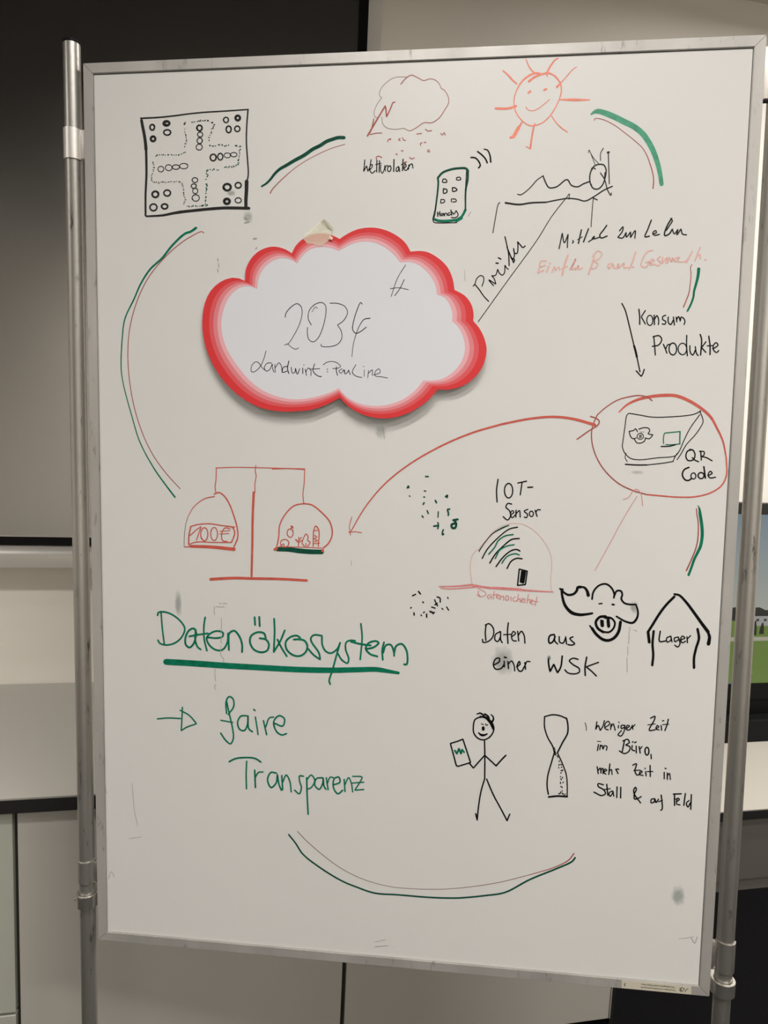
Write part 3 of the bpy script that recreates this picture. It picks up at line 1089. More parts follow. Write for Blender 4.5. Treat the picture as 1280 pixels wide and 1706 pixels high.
# --- scales
draw('scales_drawing', 'red drawing of a pair of scales', 'red', 290, 760, 4, """
1.3 280,78 400,74 545,76 700,80 870,84
1.6 655,85 760,82 870,88
1.4 282,80 280,160 274,200 278,240
1.3 872,85 868,180 860,250 865,320
1.3 546,62 542,100 548,130 540,180 540,240
3.6>3 532,242 525,400 522,600 517,800
4.2>3.6 245,820 400,812 520,815 700,818 885,828
1.6>.9 270,268 200,285 130,340 95,400
1.9 268,252 300,242 335,265 370,320 400,400 420,470 425,540 400,605
1.5 72,605 150,600 200,595
4>5 110,600 250,605 400,620
2.0 112,468 100,530 98,588
1.5 98,588 150,572 260,574 380,575
1.6 112,468 160,455 240,450 320,462 405,472
1.9 345,465 390,475 405,510 385,572
1.4 108,528 150,490 182,468 182,468 165,515 150,560
1.4 E 203,520 24,44 268,518 24,44
1.5 375,485 340,478 318,520 325,562 355,568
1.1 305,500 372,496
1.1 305,518 365,515
1.8 865,315 800,330 740,390 705,460 698,540 685,605
2 865,315 920,325 990,380 1040,440 1055,520 1030,580 995,612
1.2 700,603 850,606 985,612
4 672,622 684,615
4 990,626 992,632
1.6 E 775,512 20,28
1.7 778,485 790,468 780,466 795,478
1.3 E 738,580 27,26
1.3 712,595 730,585 735,598
1.4 830,600 832,560 832,540
1.8 812,555 828,572
1.3 832,575 850,562
1.3 834,560 850,540
1.4 870,600 855,580 862,550 880,518 895,540 890,560 908,572 890,600
1.3 880,580 878,604
1.6 928,600 930,500 930,500 945,465 965,490 962,600
1.3 930,500 965,490
1.3 928,582 970,580
1.3 938,528 952,538 936,550 955,562 938,570
""")
draw('scales_drawing', 'thin left edge of the left scale pan', 'thin', 290, 760, 4, """
.8 95,400 82,440 70,520 68,605
""")
draw('scale_bar', 'dark green bar under the right scale pan', 'dgreen', 290, 760, 4, """
6>7>6.6 690,620 770,622 830,630 900,636 985,638
""")
# --- dots
draw('dot_cluster', 'scattered dark green dots and squiggles', 'dgreen', 670, 780, 8, """
2.2 315,110 350,112
2.2 70,262 85,238 92,260
1.6 98,368 108,376
1.8 298,303 318,305
2 290,384 302,386
2.2 283,482 295,460
2 335,565 352,605
2 268,635 282,655
2.4 445,430 460,460
2.4 580,380 605,362 602,390
1.8 484,580 480,652
2.4 635,545 608,550 618,595 618,628
2.6 425,772 480,765
2.2 478,725 486,765 476,805
2.2 550,820 538,860 542,888 556,875
3.2 742,682 685,692
3.2 700,695 722,740 708,795 672,795 660,755 700,735
""")
draw('dot_cluster', 'scattered black dots above the word Daten', 'black', 640, 970, 8, """
2 380,180 422,160
2.2 460,122 486,155
2 518,262 526,272
1.8 355,345 365,335
2.1 400,408 402,438
1.8 495,435 500,446
1.8 525,405 540,395
2.1 568,422 570,465
2 612,385 618,400
2.2 635,390 655,415 670,400
1.8 635,330 682,345
1.8 675,232 690,270 715,315
2 680,300 710,280
1.9 708,195 745,210 750,265
1.6 O 852,209 780,354
1.7 835,328 862,372
""")
# --- sensor
draw('handwriting', 'black letters IOT- above the dome', 'black', 670, 790, 4.923, """
1.9 788,42 776,130 780,228
1.9 E 875,135 36,60
1.8 950,72 1022,57
1.8 985,68 970,170
2 1032,108 1072,106
= black word Sensor above the dome
1.8 900,245 868,240 853,270 882,300 890,345 865,375 830,348
1.6 895,332 918,312 905,298 890,325 905,357 928,335
1.8 936,295 934,352
1.7 936,325 963,298 970,352
1.7 1032,288 1003,303 1030,330 1022,355 1003,352
1.7 E 1062,325 17,22
1.8 1092,295 1108,345
1.7 1098,315 1112,292 1135,292
""")
draw('signal_arcs', 'black signal arcs and small device inside the dome', 'black', 670, 790, 4.923, """
1.8 948,434 880,450 800,510 720,590 690,630 658,690
2 962,527 900,535 830,590 770,650 720,728
2 968,630 945,618 900,625 830,680 772,757
2 985,693 940,690 895,715 862,773
1.2 860,425 740,490 680,560 632,632
2 L 962,778 1028,795 1012,905 948,912 962,778
3.4 986,798 975,882
4.6 1006,800 992,885
""")
draw('signal_arcs', 'green signal arcs inside the dome', 'green', 670, 790, 4.923, """
1.8>1.2 875,420 820,440 740,490 680,560 632,628
2 912,495 850,505 790,545 760,600 712,655
1.9 920,578 860,590 800,625 780,660 765,692
1.9 962,662 930,652 870,670 835,705 820,730
""")
draw('dome_outline', 'thin pale pink dome outline', 'pink', 670, 790, 4.923, """
1 575,900 565,830 560,740 580,660 635,605
.8 635,605 680,550 740,480 820,425 900,403 980,408 1060,445 1140,520 1195,600 1225,680 1228,780 1220,870 1228,960
""")
draw('ground_line', 'thick rose ground line under the dome', 'rose', 670, 790, 4.923, """
1.6>2.8 305,922 450,918 570,907
1.6>2 320,935 380,940 450,938 600,925
3>3.6>1.6 570,907 700,930 900,942 1050,955 1240,965
2 640,928 800,930 980,942
""")
draw('handwriting', 'small rose word under the dome ground line', 'rose', 670, 790, 4.923, """
1 608,925 640,945 680,965 690,985 660,1002 640,1003 615,988
1.1 628,958 625,975 640,1000
1.1 725,985 702,1000 710,1022 732,1000 738,1020
1.1 757,960 750,1025
1 738,990 778,985
1.1 778,1007 798,992 783,985 775,1010 802,1022
1.1 808,992 805,1030
1.1 806,1015 828,998 835,1035
1.1 E 862,1015 14,18
1.1 895,1005 895,1040
1.1 930,1005 910,1020 918,1042 940,1035
1.1 955,985 945,1045
1.1 947,1035 965,1020 970,1048
1.1 978,1040 1000,1025 985,1018 978,1045 1000,1050
1.1 1010,1020 1005,1052
1.1 1037,985 1024,1058
1.1 1028,1038 1048,1025 1050,1058
1.1 1060,1050 1075,1035 1062,1030 1060,1062 1080,1065
1.2 1108,1005 1092,1075
1 1078,1040 1118,1047
""")
# --- pig and barn
WEIGHT[0] = 1.42
draw('pig_drawing', 'bold black drawing of a pig face with flapping ears', 'black', 900, 960, 4.2667, """
1.8>3 140,88 160,95
2.4>3.4 150,95 170,115 200,132 240,125 262,100 268,80 290,76
2>4 290,76 315,80 335,105 343,135
2.5>4>2.4 152,95 160,150 180,210 225,258 280,273 330,270 372,263
2.2 370,162 380,110 420,65 470,55 510,85 528,130 525,152
2.2 530,135 545,105 575,105 585,130 578,160 600,190 640,200 680,200
1.8>2.8>2 682,200 696,250 690,295 660,330 610,322 543,285
3.1 466,285 425,290 397,325 410,368 450,397
2.3 450,395 490,397 522,370 532,330 508,298 470,290
4.2 440,320 443,350
1.2 430,312 452,318
3.8 484,312 488,355
1.2 458,298 495,303
2 355,352 370,372
3.4>3.4>3.6 370,370 400,412 450,450 490,455 530,435 560,390 572,325
1.6 420,195 440,193
2.2 514,200 526,202
""")
WEIGHT[0] = 1.42
draw('barn_drawing', 'bold black drawing of a barn', 'black', 900, 960, 4.2667, """
3 955,145 900,200 850,265 800,345 768,395
2.4>4 955,127 990,135 1040,185 1100,265 1150,335 1195,395
3.4 768,395 777,468
2.8 808,390 800,480 805,560 798,632
3>4.4 1195,400 1205,430 1198,480
3 1120,375 1130,440 1110,510 1095,580 1095,650
""")
WEIGHT[0] = 1.17
draw('handwriting', 'black word Lager inside the barn drawing', 'black', 900, 960, 4.2667, """
2 855,390 850,462 893,460
1.8 930,425 900,440 905,468 932,450 930,425 930,425 938,466
1.8 982,432 955,440 960,465 985,450
1.8 984,432 995,480 980,502 958,490
1.8 1000,452 1030,438 1012,425 1000,445 1010,472 1035,462
1.9 1045,430 1048,472
1.8 1048,445 1070,422
""")
draw('handwriting', 'black words Daten aus', 'black', 790, 1030, 5.565, """
2 112,60 105,130 110,205
1.9 105,62 140,50 180,95 175,170 130,215 85,222 78,195
1.9 245,122 200,150 195,200 220,215 245,170 247,125 247,125 248,200 262,225
2 318,42 310,130 315,232
1.7 275,152 345,148
1.8 350,172 385,140 365,122 348,160 360,205 392,210
1.9 405,120 415,210
1.9 412,155 440,120 465,160 472,230
2.4 742,150 705,160 692,200 702,230 730,218 752,170
2 748,155 750,210 775,238
2 790,170 795,220 825,230 850,180
2 850,172 858,238
2 918,172 890,185 905,208 933,235 910,248 872,244
= black words einer WSK
2 185,432 235,400 235,370 202,375 180,430 200,470 250,465 278,430
2 280,398 282,450
2.2 O 290,362
2 315,400 320,465
1.8 318,425 348,395 370,430 378,488
2 395,450 427,425 420,400 400,440 415,485 440,490 468,445
2 472,410 478,472
1.8 475,435 492,400 520,402
2.4 690,380 692,420 705,495 705,495 740,425 740,425 755,460 775,505 775,505 805,450 818,350
2 965,380 920,370 885,392 920,430 975,465 975,500 930,515 870,505 843,478
2.2 1045,360 1030,450 1032,530
2 1155,408 1040,450 1040,450 1090,490 1135,535
""")
# --- headline
draw('handwriting', 'large green underlined heading', 'green', 240, 980, 4.923, """
2.2 140,190 150,320 167,460
2.4 112,222 118,200 160,193 230,215 300,270 335,330 310,400 250,450 180,465 130,450 115,425
2.8 430,365 410,330 370,345 340,410 345,465 375,485 410,450 430,370
2.6 425,340 420,420 440,480 465,502
2.4 502,238 492,310 495,420 517,512
2.6 372,394 450,380 525,370
2.6 520,402 600,408 645,395 648,365 600,350 545,370 515,410 540,470 600,508 650,500 685,440 690,370
2.6 692,370 695,440 697,505
2.8 694,420 700,370 740,348 780,390 805,460 805,522
2.8 908,238 912,300
2.8 946,235 950,310
2.8 1000,408 985,370 935,360 880,390 870,440 900,500 960,525 1010,510 1025,460 1000,420 950,410
2.6 1068,250 1072,350 1065,520
2.6 1155,345 1120,430 1065,522
2.6 1095,420 1130,490 1172,557
""")
draw('handwriting', 'second half of the large green heading', 'green', 440, 1000, 4.923, """
2.8 297,308 270,290 220,300 180,340 185,400 240,450 300,455 345,420 355,370 330,330 280,320 245,322
2.6 360,395 410,450 462,486 462,486 450,430 390,340 385,310 410,285 475,290 475,290 480,370 510,420 550,433 600,400 625,348
2.6 625,348 590,470 560,580 535,660 543,687
2.4 605,435 640,490 685,515 695,480 670,400 675,345 710,328 748,332
2.4 795,192 805,300 790,485
2.8 715,340 790,358 875,370
2.8 835,400 900,385 940,350 920,335 860,350 835,395 870,440 930,460
2.6 985,345 970,410 975,488
2.6 978,430 1000,370 1040,365 1065,420 1068,455
2.8 1068,430 1085,375 1130,358 1165,400 1178,470 1170,525 1150,525
""")
draw('underline', 'thick green underline below the heading', 'green', 0, 0, 1, """
8.6>8.6>8.2>8>7.4>6.6>4 277,1102.5 321,1105 370,1108.5 423,1111.5 500,1115.5 554,1116.5 600,1115.5 627,1115.2 643,1117.5 664,1121
""")
draw('handwriting', 'green arrow before the word faire', 'green', 250, 1150, 3.368, """
2 42,160 100,155 172,158
2 182,95 180,150 176,225
2 176,225 210,205 262,187 262,187 220,140 170,112
= green word faire
2.2 430,130 428,60 445,35 466,48 470,90 440,135
2.2 430,60 445,130 465,220 468,270 452,300 425,280 397,240
1.9 398,168 465,180
2.3 542,142 510,145 492,180 505,220 530,225 548,190 550,140 550,140 555,215 575,232
2 592,150 600,200 607,248
2.2 O 586,110
2.2 637,170 655,248
2 650,205 670,155 695,150
2.3 700,185 745,200 755,160 725,142 695,175 710,230 740,250 766,243
= green word Transparenz
2.5 445,400 480,383 540,377 590,382 622,402
2.1 543,397 540,470 542,552
2.4 588,448 592,545
2 590,490 610,460 635,458
2.3 710,465 680,460 660,500 680,545 708,520 715,470 715,470 725,530 738,560
2.3 740,478 745,557
2 745,515 765,475 785,510 793,570
2.1 862,482 840,480 840,510 850,545 838,580 812,560
2.3 880,490 882,580 888,695
2 882,500 905,475 925,505 905,545 882,555
2.2 968,490 935,495 925,530 950,555 970,520 972,490 972,490 978,540 988,555
2.1 990,490 1000,557
1.9 995,525 1012,487 1030,490
2.2 1030,530 1066,515 1060,487 1035,495 1030,545 1055,580 1082,560
2.1 1090,500 1095,567
1.9 1092,535 1115,490 1130,520 1138,570
1.9 1138,482 1190,487 1178,515 1150,560 1150,560 1200,556
1.8 1135,520 1200,515
""")
# --- stick figure and hourglass
draw('stick_figure', 'black stick figure holding a tablet', 'black', 740, 1180, 5.818, """
2 335,88 300,110 285,170 290,240 330,290 385,305 440,280 480,220 480,170 450,120 400,85 335,88
2>4.6>3 350,78 410,92 450,135 478,200
3>3.4 400,85 430,110
2.4 345,45 365,52 388,72
2.6 395,55 425,75 437,98
2 O 328,52
1.5>3 455,60 476,80 478,110 465,130
1.2 362,148 382,158
1.4 402,150 412,163 424,157
4.2 380,187 381,203
1.6>3.6>2 335,236 355,254 385,260 418,248
2 393,315 396,450 395,680
2 395,455 340,515 285,578 285,578 245,530
2 395,455 450,505 505,557
2.2 505,557 560,495 600,455
2 395,680 360,800 335,950 322,1082
2 322,1082 308,1020
2 413,685 480,840 550,970 612,1088
2 612,1088 625,1055 638,1025
2 L 62,340 135,318 183,298 258,525 135,562 120,555 62,340
""")
draw('tablet_scribble', 'green zigzag on the tablet', 'green', 740, 1180, 5.818, """
2.6 L 105,408 125,440 145,390 165,440 175,400 195,425
""")
draw('hourglass_drawing', 'black drawing of an hourglass', 'black', 740, 1180, 5.818, """
2 975,80 1050,62 1120,70 1188,98
2.2 1188,95 1200,150 1198,240 1150,330 1100,430
1.9 975,80 975,180 1005,280 1055,370 1070,430
2 1070,430 1040,530 1005,660 1000,760 1012,832
1.7 1100,430 1150,540 1185,640 1195,750 1193,855
2.6 1015,858 1100,850 1195,855
1.5 O 1070,385 1076,400 1070,412 1080,425 1085,440 1078,448 1098,460 1105,472 1118,512 1115,548 1135,545 1112,575 1140,570 1137,602 1150,600 1135,625 1130,662 1148,672 1135,687 1130,722 1155,718 1133,757 1145,765 1145,800 1120,825 1130,815 1145,822 1155,830 1172,835 1115,828
""")
draw('handwriting', 'black words weniger Zeit', 'black', 960, 1180, 5.818, """
1.7 202,130 197,165 190,205 190,205 215,165 235,215 235,215 262,170 275,118
1.6 282,185 325,152 315,125 285,145 282,195 312,208
1.6 340,150 335,205
1.6 337,185 360,150 372,180 380,212
1.7 412,165 410,190
1.6 O 417,135
1.7 475,165 440,165 440,195 470,182
1.7 474,168 465,225 435,268 408,255 440,215
1.7 485,198 518,172 498,165 485,200 515,210 540,178
1.7 545,162 550,202
1.6 548,182 572,158
1.8 722,95 765,77 760,110 710,212 765,208
1.3 695,160 768,150
1.6 775,198 802,178 788,165 775,200 805,208
1.7 825,165 830,212
1.6 O 845,120
1.8 895,105 882,160 862,215
1.3 840,157 900,153
= black words im Büro
1.7 217,350 208,408
1.1 205,318 240,322
1.6 236,355 230,400
1.6 232,378 252,357 262,395 275,362 300,370 294,405
1.9 470,310 458,370 448,420
1.8 455,315 500,300 517,330 480,355 480,355 522,372 515,412 470,438 420,412
1.8 545,360 543,400 570,412
1.8 583,365 585,432
1.9 O 550,325 575,328
1.8 612,370 622,432
1.6 615,400 640,370
1.8 E 688,415 20,38
1.8 727,445 730,488
= black words mehr Zeit in
1.7 205,565 215,632
1.7 212,605 235,577 242,630 242,600 260,580 262,632
1.6 270,615 298,600 282,588 268,620 290,637
1.8 328,538 318,640
1.6 320,612 342,592 350,640
1.7 385,588 408,632
1.6 392,600 402,585 415,592
1.8 550,550 585,537 580,570 570,600 590,645 618,640
1.5 560,602 620,598
1.6 618,635 642,615 628,605 615,640 650,650
1.7 675,612 680,655
1.6 O 670,582
1.8 718,552 720,660
1.5 690,612 744,612
1.8 855,620 855,682
1.8 O 868,582
1.8 885,625 885,687
1.6 885,655 905,630 915,690
= black words Stall & auf Feld
1.9 265,740 215,730 215,755 270,790 285,825 250,845 175,812
1.9 298,735 308,842
1.5 272,787 332,777
1.7 352,800 320,820 330,852 355,820 358,800 358,800 366,850
1.8 398,760 395,865
1.9 434,765 432,868
1.9 625,915 565,830 560,790 575,765 585,785 565,830 568,878 600,872 632,855
1.8 762,875 730,882 730,915 758,905 765,878 775,912 800,880
1.9 825,840 833,900 835,975 822,988
1.6 800,905 838,890
2 955,830 955,940
1.9 945,830 1020,828
1.4 955,882 995,870
1.7 975,905 1002,882 985,870 975,925 1008,935
1.9 1060,825 1045,940
1.8 1095,892 1070,920 1085,955 1108,915
1.9 1118,835 1115,910 1112,978
= faint tick
1 88,140 98,175 100,212
""")
# --- old half-wiped traces
draw('wiped_mark', 'faint grey remains of wiped marker lines', 'ghost', 240, 980, 4.923, """
.8 578,150 576,185 582,218
.7 590,148 620,152 660,150
.8 620,120 635,128
1 650,122 680,125
.7 635,240 636,310 632,380
.9 635,395 632,450
.7 632,470 630,545 655,580 650,605
.7 583,660 582,715 590,760
.8 590,790 578,805 588,828
""")
draw('wiped_mark', 'faint grey vertical line left of the barn', 'ghost', 900, 960, 4.2667, """
.8 640,360 632,410
.9 634,420 630,480
.8 624,500 625,560
.9 618,580 620,680
.7 665,380 690,388
""")
draw('wiped_mark', 'faint grey specks left of the cloud card', 'ghost', 320, 360, 4, """
2 410,152 428,148
1.6 425,218 432,210
1.6 172,285 175,300
1 178,315 180,345
1.4 170,355 175,372
2 352,12 365,18
2 352,45 380,38
""")
WEIGHT[0] = .8
draw('scratch_mark', 'faint grey scribbles and ticks near the lower board edge', 'scratch', 0, 0, 1, """
.7 1131,1564 1145,1562 1157,1560
.9 1152,1562 1158,1571 1162,1560
.7 625,1569 643,1565
1 625,1577 647,1575
.7 181,1464 185,1452 191,1461
.6 215,1397 236,1394
.6 220,1305 225,1355 230,1375
.7 175,1310 178,1322
.8 585,934 586,942
.7 638,712 641,732
.8 780,360 785,353
.7 774,450 775,468
.7 290,1505 291,1506
""")
# --- grey smudges
def smudge(px_, py_, rx, ry, dens, ang=0.0, name='smudge', label='greyish wiped smudge'):
    LAYER[0] += 1
    m = bpy.data.materials.new('smudge_ink')
    m.use_nodes = True
    t = m.node_tree
    b_ = t.nodes['Principled BSDF']
    b_.inputs['Base Color'].default_value = srgb(96, 112, 104)
    b_.inputs['Roughness'].default_value = .6
    c_ = t.nodes.new('ShaderNodeTexCoord')
    vm = t.nodes.new('ShaderNodeVectorMath'); vm.operation = 'SUBTRACT'
    vm.inputs[1].default_value = (.5, .5, .5)
    t.links.new(c_.outputs['Generated'], vm.inputs[0])
    vm2 = t.nodes.new('ShaderNodeVectorMath'); vm2.operation = 'MULTIPLY'; vm2.inputs[1].default_value = (2, 0, 2)
    t.links.new(vm.outputs[0], vm2.inputs[0])
    ln = t.nodes.new('ShaderNodeVectorMath'); ln.operation = 'LENGTH'
    t.links.new(vm2.outputs[0], ln.inputs[0])
    nz = t.nodes.new('ShaderNodeTexNoise'); nz.inputs['Scale'].default_value = 3.5; nz.inputs['Detail'].default_value = 4
    t.links.new(c_.outputs['Generated'], nz.inputs['Vector'])
    ad = t.nodes.new('ShaderNodeMath'); ad.operation = 'MULTIPLY_ADD'; ad.inputs[1].default_value = .9
    t.links.new(nz.outputs[0], ad.inputs[0]); t.links.new(ln.outputs['Value'], ad.inputs[2])
    mr = t.nodes.new('ShaderNodeMapRange')
    mr.inputs[1].default_value = 1.35; mr.inputs[2].default_value = .75; mr.inputs[3].default_value = 0; mr.inputs[4].default_value = dens
    t.links.new(ad.outputs[0], mr.inputs[0]); t.links.new(mr.outputs[0], b_.inputs['Alpha'])
    bm_ = bmesh.new()
    ca, sa = math.cos(ang), math.sin(ang)
    vs_ = []
    for k in range(24):
        a = -2 * math.pi * k / 24
        x_, y_ = rx * math.cos(a), ry * math.sin(a)
        u_, v_ = pix(px_ + x_ * ca - y_ * sa, py_ + x_ * sa + y_ * ca)
        vs_.append(bm_.verts.new(L3(u_, v_, -REC + .0001 + .000001 * LAYER[0])))
    bm_.faces.new(vs_)
    tag(from_bm(name, bm_, m, board), label)
smudge(297, 1006, 7, 25, .34, label='vertical grey-green smear above the green heading')
smudge(838, 1101, 22, 28, .30, label='round grey smudge behind the word einer')
smudge(1130, 1493, 14, 19, .34, label='grey finger smudge near the lower corner')
smudge(1057, 1012, 9, 12, .35, label='faint grey smudge on the ear of the pig')
smudge(385, 322, 9, 6, .35)
smudge(413, 362, 10, 12, .28)
smudge(634, 720, 12, 14, .22)
smudge(915, 1096, 4, 5, .7)
smudge(1062, 787, 14, 4, .22)


# ------------------------------------------------------------------ cloud-shaped card taped to the board
def px_of(s, x0, y0, k): return [Vector((x0 + float(a.split(',')[0]) / k, y0 + float(a.split(',')[1]) / k)) for a in s.split()]
Aq = lambda s: px_of(s, 320, 360, 4.0)
Bq = lambda s: px_of(s, 560, 360, 4.5714)
outer = [
    Aq('353,432 325,418 270,410 200,432 130,490 85,580 68,700 75,800 100,900 150,1010 230,1120 330,1210 450,1275 570,1300 680,1302 800,1290 900,1255 985,1212'),
    Aq('985,1212') + Bq('100,1455 200,1510 300,1537 400,1540 500,1520 600,1475 700,1405 775,1320'),
    Bq('775,1320 850,1322 950,1300 1050,1235 1120,1140 1148,1020 1130,930 1090,850 1045,797'),
    Bq('1045,797 1048,740 1030,670 980,605 903,562'),
    Bq('903,562 890,480 850,390 780,320 700,275 640,265 568,270'),
    Bq('568,270 530,205 450,140 350,98 250,87 150,105 70,145') + Aq('985,152'),
    Aq('985,152 930,126 870,114 800,124 735,155 690,200 665,248'),
    Aq('665,248 620,220 540,203 460,225 400,275 360,350 353,432'),
]
inner = [
    Aq('435,485 385,466 330,470 270,510 225,580 198,680 200,780 230,880 290,980 380,1090 470,1160 580,1205 700,1222 820,1205 920,1175 978,1147'),
    Aq('978,1147') + Bq('80,1375 170,1425 280,1445 380,1440 500,1400 600,1330 665,1253'),
    Bq('665,1253 740,1252 820,1235 900,1180 960,1100 983,1010 970,920 930,840 885,800'),
    Bq('885,800 888,740 870,680 830,620 770,598'),
    Bq('770,598 755,520 700,430 620,365 560,348 487,350'),
    Bq('487,350 440,290 370,235 290,200 200,193 110,215 22,265'),
    Aq('978,232 940,215 880,205 800,215 740,260 700,315'),
    Aq('700,315 660,290 600,278 540,295 480,345 445,410 435,485'),
]
def resample(pts, n):
    pts = spline(pts, 6)
    ds = [0]
    for a, b in zip(pts, pts[1:]): ds.append(ds[-1] + (b - a).length)
    out = []
    for k in range(n):
        t = ds[-1] * k / n
        i = max(j for j in range(len(ds)) if ds[j] <= t + 1e-9)
        i = min(i, len(pts) - 2)
        out.append(pts[i].lerp(pts[i + 1], (t - ds[i]) / max(1e-9, ds[i + 1] - ds[i])))
    return out
NSEG = [40, 24, 24, 14, 18, 22, 16, 20]
OUT = [p for s, n in zip(outer, NSEG) for p in resample(s, n)]
INN = [p for s, n in zip(inner, NSEG) for p in resample(s, n)]
vt, vb_ = pix(560, 380)[1], pix(560, 695)[1]
def card_place(p, lift=0.0):
    n = -REC + .004
    for _ in range(3):
        u, v = pix(p.x, p.y, n)
        t = max(0, min(1.05, (v - vt) / (vb_ - vt)))
        n = -REC + .0018 + .0100 * t ** 1.3 + lift
    return L3(u, v, n)
cc = MB @ card_place(Vector((575, 540)))
card = bpy.data.objects.new('cloud_card', None)
COL.objects.link(card)
CM = MB.copy(); CM.translation = cc
card.matrix_world = CM
CI = CM.inverted() @ MB
tag(card, 'cloud-shaped white paper card with red shaded border taped to the whiteboard', 'paper card')
cp = lambda p, lift=0.0: CI @ card_place(p, lift)
import mathutils.geometry as mg
def fill(name, loop, m, lift, parent, thick=0.0):
    """filled outline with inner support points so that it follows the curl of the card"""
    n = len(loop)
    pts = [Vector((p.x, p.y)) for p in loop]
    res = mg.delaunay_2d_cdt(pts + [Vector((x, y)) for x in range(345, 810, 24) for y in range(385, 695, 24)], [(i, (i + 1) % n) for i in range(n)], [], 0, 1e-5)
    vs, fs = res[0], res[2]
    def inside(q):
        c = False
        for i in range(n):
            a, b = pts[i], pts[(i + 1) % n]
            if (a.y > q.y) != (b.y > q.y) and q.x < (b.x - a.x) * (q.y - a.y) / (b.y - a.y) + a.x: c = not c
        return c
    bm = bmesh.new()
    bv = [bm.verts.new(cp(Vector(v), lift)) for v in vs]
    for f in fs:
        q = sum((Vector(vs[i]) for i in f), Vector((0, 0))) / len(f)
        if inside(q):
            try: bm.faces.new([bv[i] for i in f])
            except ValueError: pass
    bmesh.ops.delete(bm, geom=[v for v in bm.verts if not v.link_faces], context='VERTS')
    bmesh.ops.recalc_face_normals(bm, faces=bm.faces)
    if thick:
        bmesh.ops.solidify(bm, geom=bm.faces, thickness=thick)
        bmesh.ops.recalc_face_normals(bm, faces=bm.faces)
    return from_bm(name, bm, m, parent)
def band(name, t0, t1, m, lift):
    bm = bmesh.new()
    a = [bm.verts.new(cp(o.lerp(i, t0), lift)) for o, i in zip(OUT, INN)]
    b = [bm.verts.new(cp(o.lerp(i, t1), lift)) for o, i in zip(OUT, INN)]
    n = len(a)
    for k in range(n):
        j = (k + 1) % n
        bm.faces.new((a[k], a[j], b[j], b[k]))
    return from_bm(name, bm, m, card)
fill('card_sheet', OUT, M['paper'], 0.0, card, thick=.0005)
for t0, t1, c, lb in ((0, .36, (214, 44, 48), 'dark red border band'), (.36, .58, (218, 84, 90), 'lighter red border band'),
                      (.58, .79, (220, 128, 134), 'rose border band'), (.79, 1, (228, 170, 176), 'pale pink border band')):
    tag(band('printed_band', t0, t1, mat('print_' + lb.replace(' ', '_'), srgb(*c), .6), .0007), lb)
def card_ink(p): return cp(p, .0008)
draw('handwriting', 'thin black handwriting 2034', 'black', 400, 480, 4.923, """
1.6>1.1 370,238 380,200 430,145 470,127 500,150 510,200 490,290 440,390 395,455 365,465
1.1 395,460 430,490 460,500 480,490
1.4 585,302 560,250 570,180 620,130 670,118 700,140 705,200 680,320 640,410 600,440 565,420 553,370 553,322
1 590,195 620,155 637,165
1.4 738,123 800,125 860,150 882,200 850,265 800,303 800,303 830,350 835,410 800,460 730,480 668,475 665,460
1.6 1002,130 990,118 960,180 930,280 925,340 950,370 990,355 1035,320
1.7>1 1067,247 1020,255 985,300 955,370 930,460 918,562
""", card, card_ink)
draw('handwriting', 'black handwritten name line under the year', 'black', 400, 480, 4.923, """
1.2 213,515 195,580 160,650 110,688 92,680 95,640 125,605 150,610 180,650 215,680
1.3 260,615 225,615 200,650 215,680 245,665 265,620 265,620 268,660 280,690
1.3 285,625 290,690
1.3 290,650 320,612 340,640 345,690
1.5 390,640 355,650 350,690 385,680
1.9 400,598 390,660 400,700
1.5 420,650 430,695 450,690 455,655 455,655 470,705 490,660
1.7 515,655 515,700
1.4 O 524,630
1.5 535,665 545,715
1.3 540,690 560,655 580,670 582,718
1.6 612,620 600,680 640,720 668,725
1.2 570,665 655,660
1.4 O 717,665 718,685
1.2 682,628 720,605 780,605 825,640 790,660 760,658
1.6 790,645 793,690 800,715
1.2 838,660 812,680 830,697 850,668 850,668 856,690
1.4 858,670 862,703 885,685 890,670 890,670 905,710
1.3 950,628 922,690 950,720 1000,733
1.1 1020,670 1018,725
1.3 O 1015,642
1.3 1055,675 1048,735
1.3 1052,700 1085,670 1085,715
1.2 1095,712 1150,690 1140,662 1110,685 1110,718 1160,727 1210,737
""", card, card_ink)
draw('pen_mark', 'thin black hash mark', 'black', 560, 360, 4.5714, """
1.2 530,372 470,470 420,612
1.4 520,483 485,555 448,605
1.1 413,553 475,545 552,560
""", card, card_ink)

# ------------------------------------------------------------------ strip of masking tape
tape_px = px_of('100,580 260,470 430,330 620,160 690,185 760,270 880,400 860,480 830,570 810,690 780,720 640,830 555,885 430,850 300,815 200,820 130,740 80,690', 500, 355, 16)
tm = mat('masking_tape_paper', srgb(240, 236, 214), .7, noise=(160, .05, ONE), bump=(250, .15))
b = tm.node_tree.nodes['Principled BSDF']
b.inputs['Alpha'].default_value = .33
tc0 = MB @ card_place(Vector((530, 388)))
tape = bpy.data.objects.new('masking_tape', None)
COL.objects.link(tape)
TM = MB.copy(); TM.translation = tc0
tape.matrix_world = TM
TI = TM.inverted() @ MB
tag(tape, 'torn piece of cream masking tape on the upper edge of the red cloud card', 'tape')
def tape_place(p, lift):
    n = -REC + .0012 + lift + (.0024 if p.y > 389 else .0024 * max(0, (p.y - 380) / 9))
    u, v = pix(p.x, p.y, n)
    return TI @ L3(u, v, n)
bm = bmesh.new()
ctr = bm.verts.new(tape_place(Vector((529, 388)), .0002))
vs = [bm.verts.new(tape_place(p, 0)) for p in tape_px]
for i in range(len(vs)): bm.faces.new((ctr, vs[i], vs[(i + 1) % len(vs)]))
bmesh.ops.recalc_face_normals(bm, faces=bm.faces)
bmesh.ops.solidify(bm, geom=bm.faces, thickness=.0002)
from_bm('tape_strip', bm, tm, tape)
bm = bmesh.new()
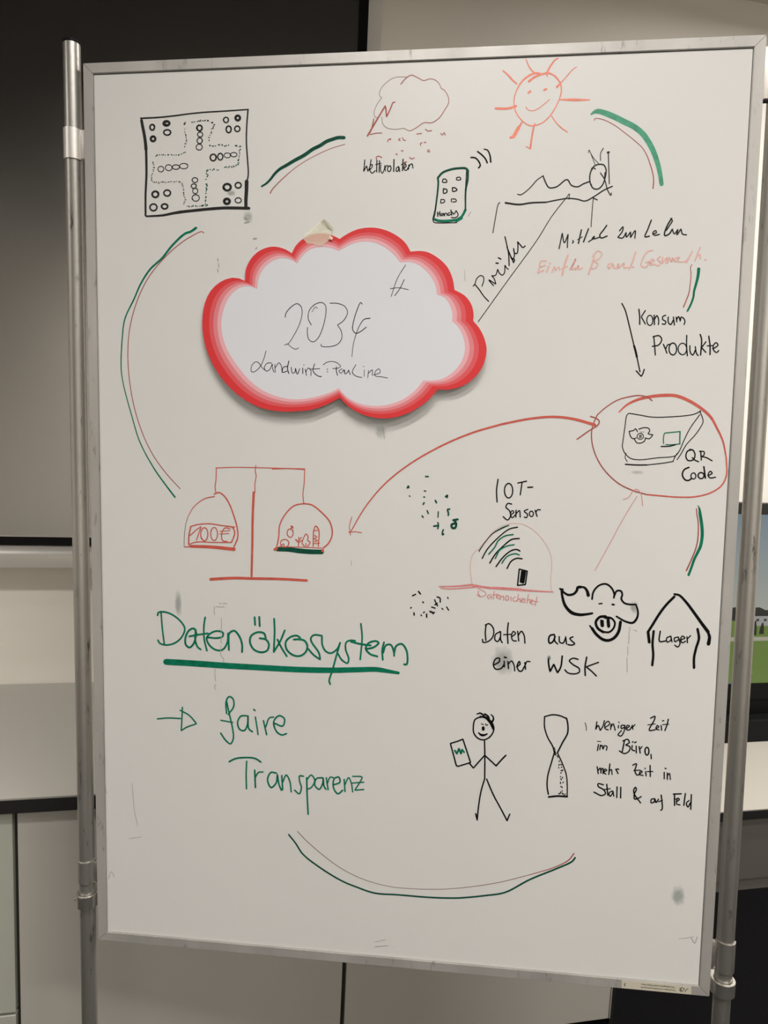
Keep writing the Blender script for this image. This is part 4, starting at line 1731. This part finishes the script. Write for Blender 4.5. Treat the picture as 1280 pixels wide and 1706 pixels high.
fl = px_of('560,240 620,160 690,185 780,290 880,400 855,470 780,420 690,350 620,290', 500, 355, 16)
bm.faces.new([bm.verts.new(tape_place(p, .0006)) for p in fl])
tag(from_bm('folded_edge', bm, mat('tape_grey', srgb(176, 172, 152), .7), tape), 'greyish doubled-over edge')
bm = bmesh.new()
fl = px_of('800,595 885,655 850,715 760,680', 500, 355, 16)
bm.faces.new([bm.verts.new(tape_place(p, .002)) for p in fl])
tag(from_bm('torn_flap', bm, mat('tape_cream', srgb(232, 206, 184), .7), tape), 'small curled flap')

# ------------------------------------------------------------------ inventory sticker on the lower rail (mounted upside down)
SL, SR = pix(1036, 1640, 0)[0], pix(1152, 1650, 0)[0]
st = bpy.data.objects.new('inventory_sticker', None)
COL.objects.link(st)
SM = MB.copy(); SM.translation = MB @ L3((SL + SR) / 2, BHT - RWD / 2, .0002)
st.matrix_world = SM
tag(st, 'small cream inventory sticker upside down on the bottom frame rail', 'sticker')
hw = (SR - SL) / 2
box('sticker_base', mat('sticker_film', srgb(196, 190, 172), .45), (-hw, -.0002, -.0079), (hw, .0001, .0079), st)
def text(body, size, x, z, m, parent):
    c = bpy.data.curves.new('t', 'FONT')
    c.body = body; c.size = size; c.align_x = 'CENTER'; c.align_y = 'CENTER'; c.resolution_u = 2
    tmp = bpy.data.objects.new('t', c)
    COL.objects.link(tmp)
    dg = bpy.context.evaluated_depsgraph_get()
    me = bpy.data.meshes.new_from_object(tmp.evaluated_get(dg))
    bpy.data.objects.remove(tmp)
    me.transform(Matrix.Translation((x, -.0005, z)) @ Matrix(((-1, 0, 0, 0), (0, 0, -1, 0), (0, -1, 0, 0), (0, 0, 0, 1))))
    me.materials.clear(); me.materials.append(m)
    return link('printed_text', me, parent)
text('Forschungs- und Studienzentrum für', .0043, .003, .0005 - .0030, INK['black'], st)
text('Veredelungswirtschaft Weser-Ems', .0043, .003, .0005 + .0028, INK['black'], st)
text('3', .0088, -hw + .006, 0, INK['black'], st)
bm = bmesh.new()
for rr, a0, a1 in ((.0042, .3, 4.6), (.0022, 2.2, 6.6)):
    pts = [Vector((hw - .0165 + rr * math.cos(a0 + (a1 - a0) * k / 14), rr * math.sin(a0 + (a1 - a0) * k / 14))) for k in range(15)]
    ribbon(bm, pts, [.0010] * 15, lambda p: Vector((p.x, -.0005, p.y)))
ribbon(bm, [Vector((hw - .011, -.0035)), Vector((hw - .0095, .001)), Vector((hw - .006, .0035))], [.0009] * 3, lambda p: Vector((p.x, -.0005, p.y)))
from_bm('printed_emblem', bm, INK['black'], st)

bpy.context.view_layer.update()
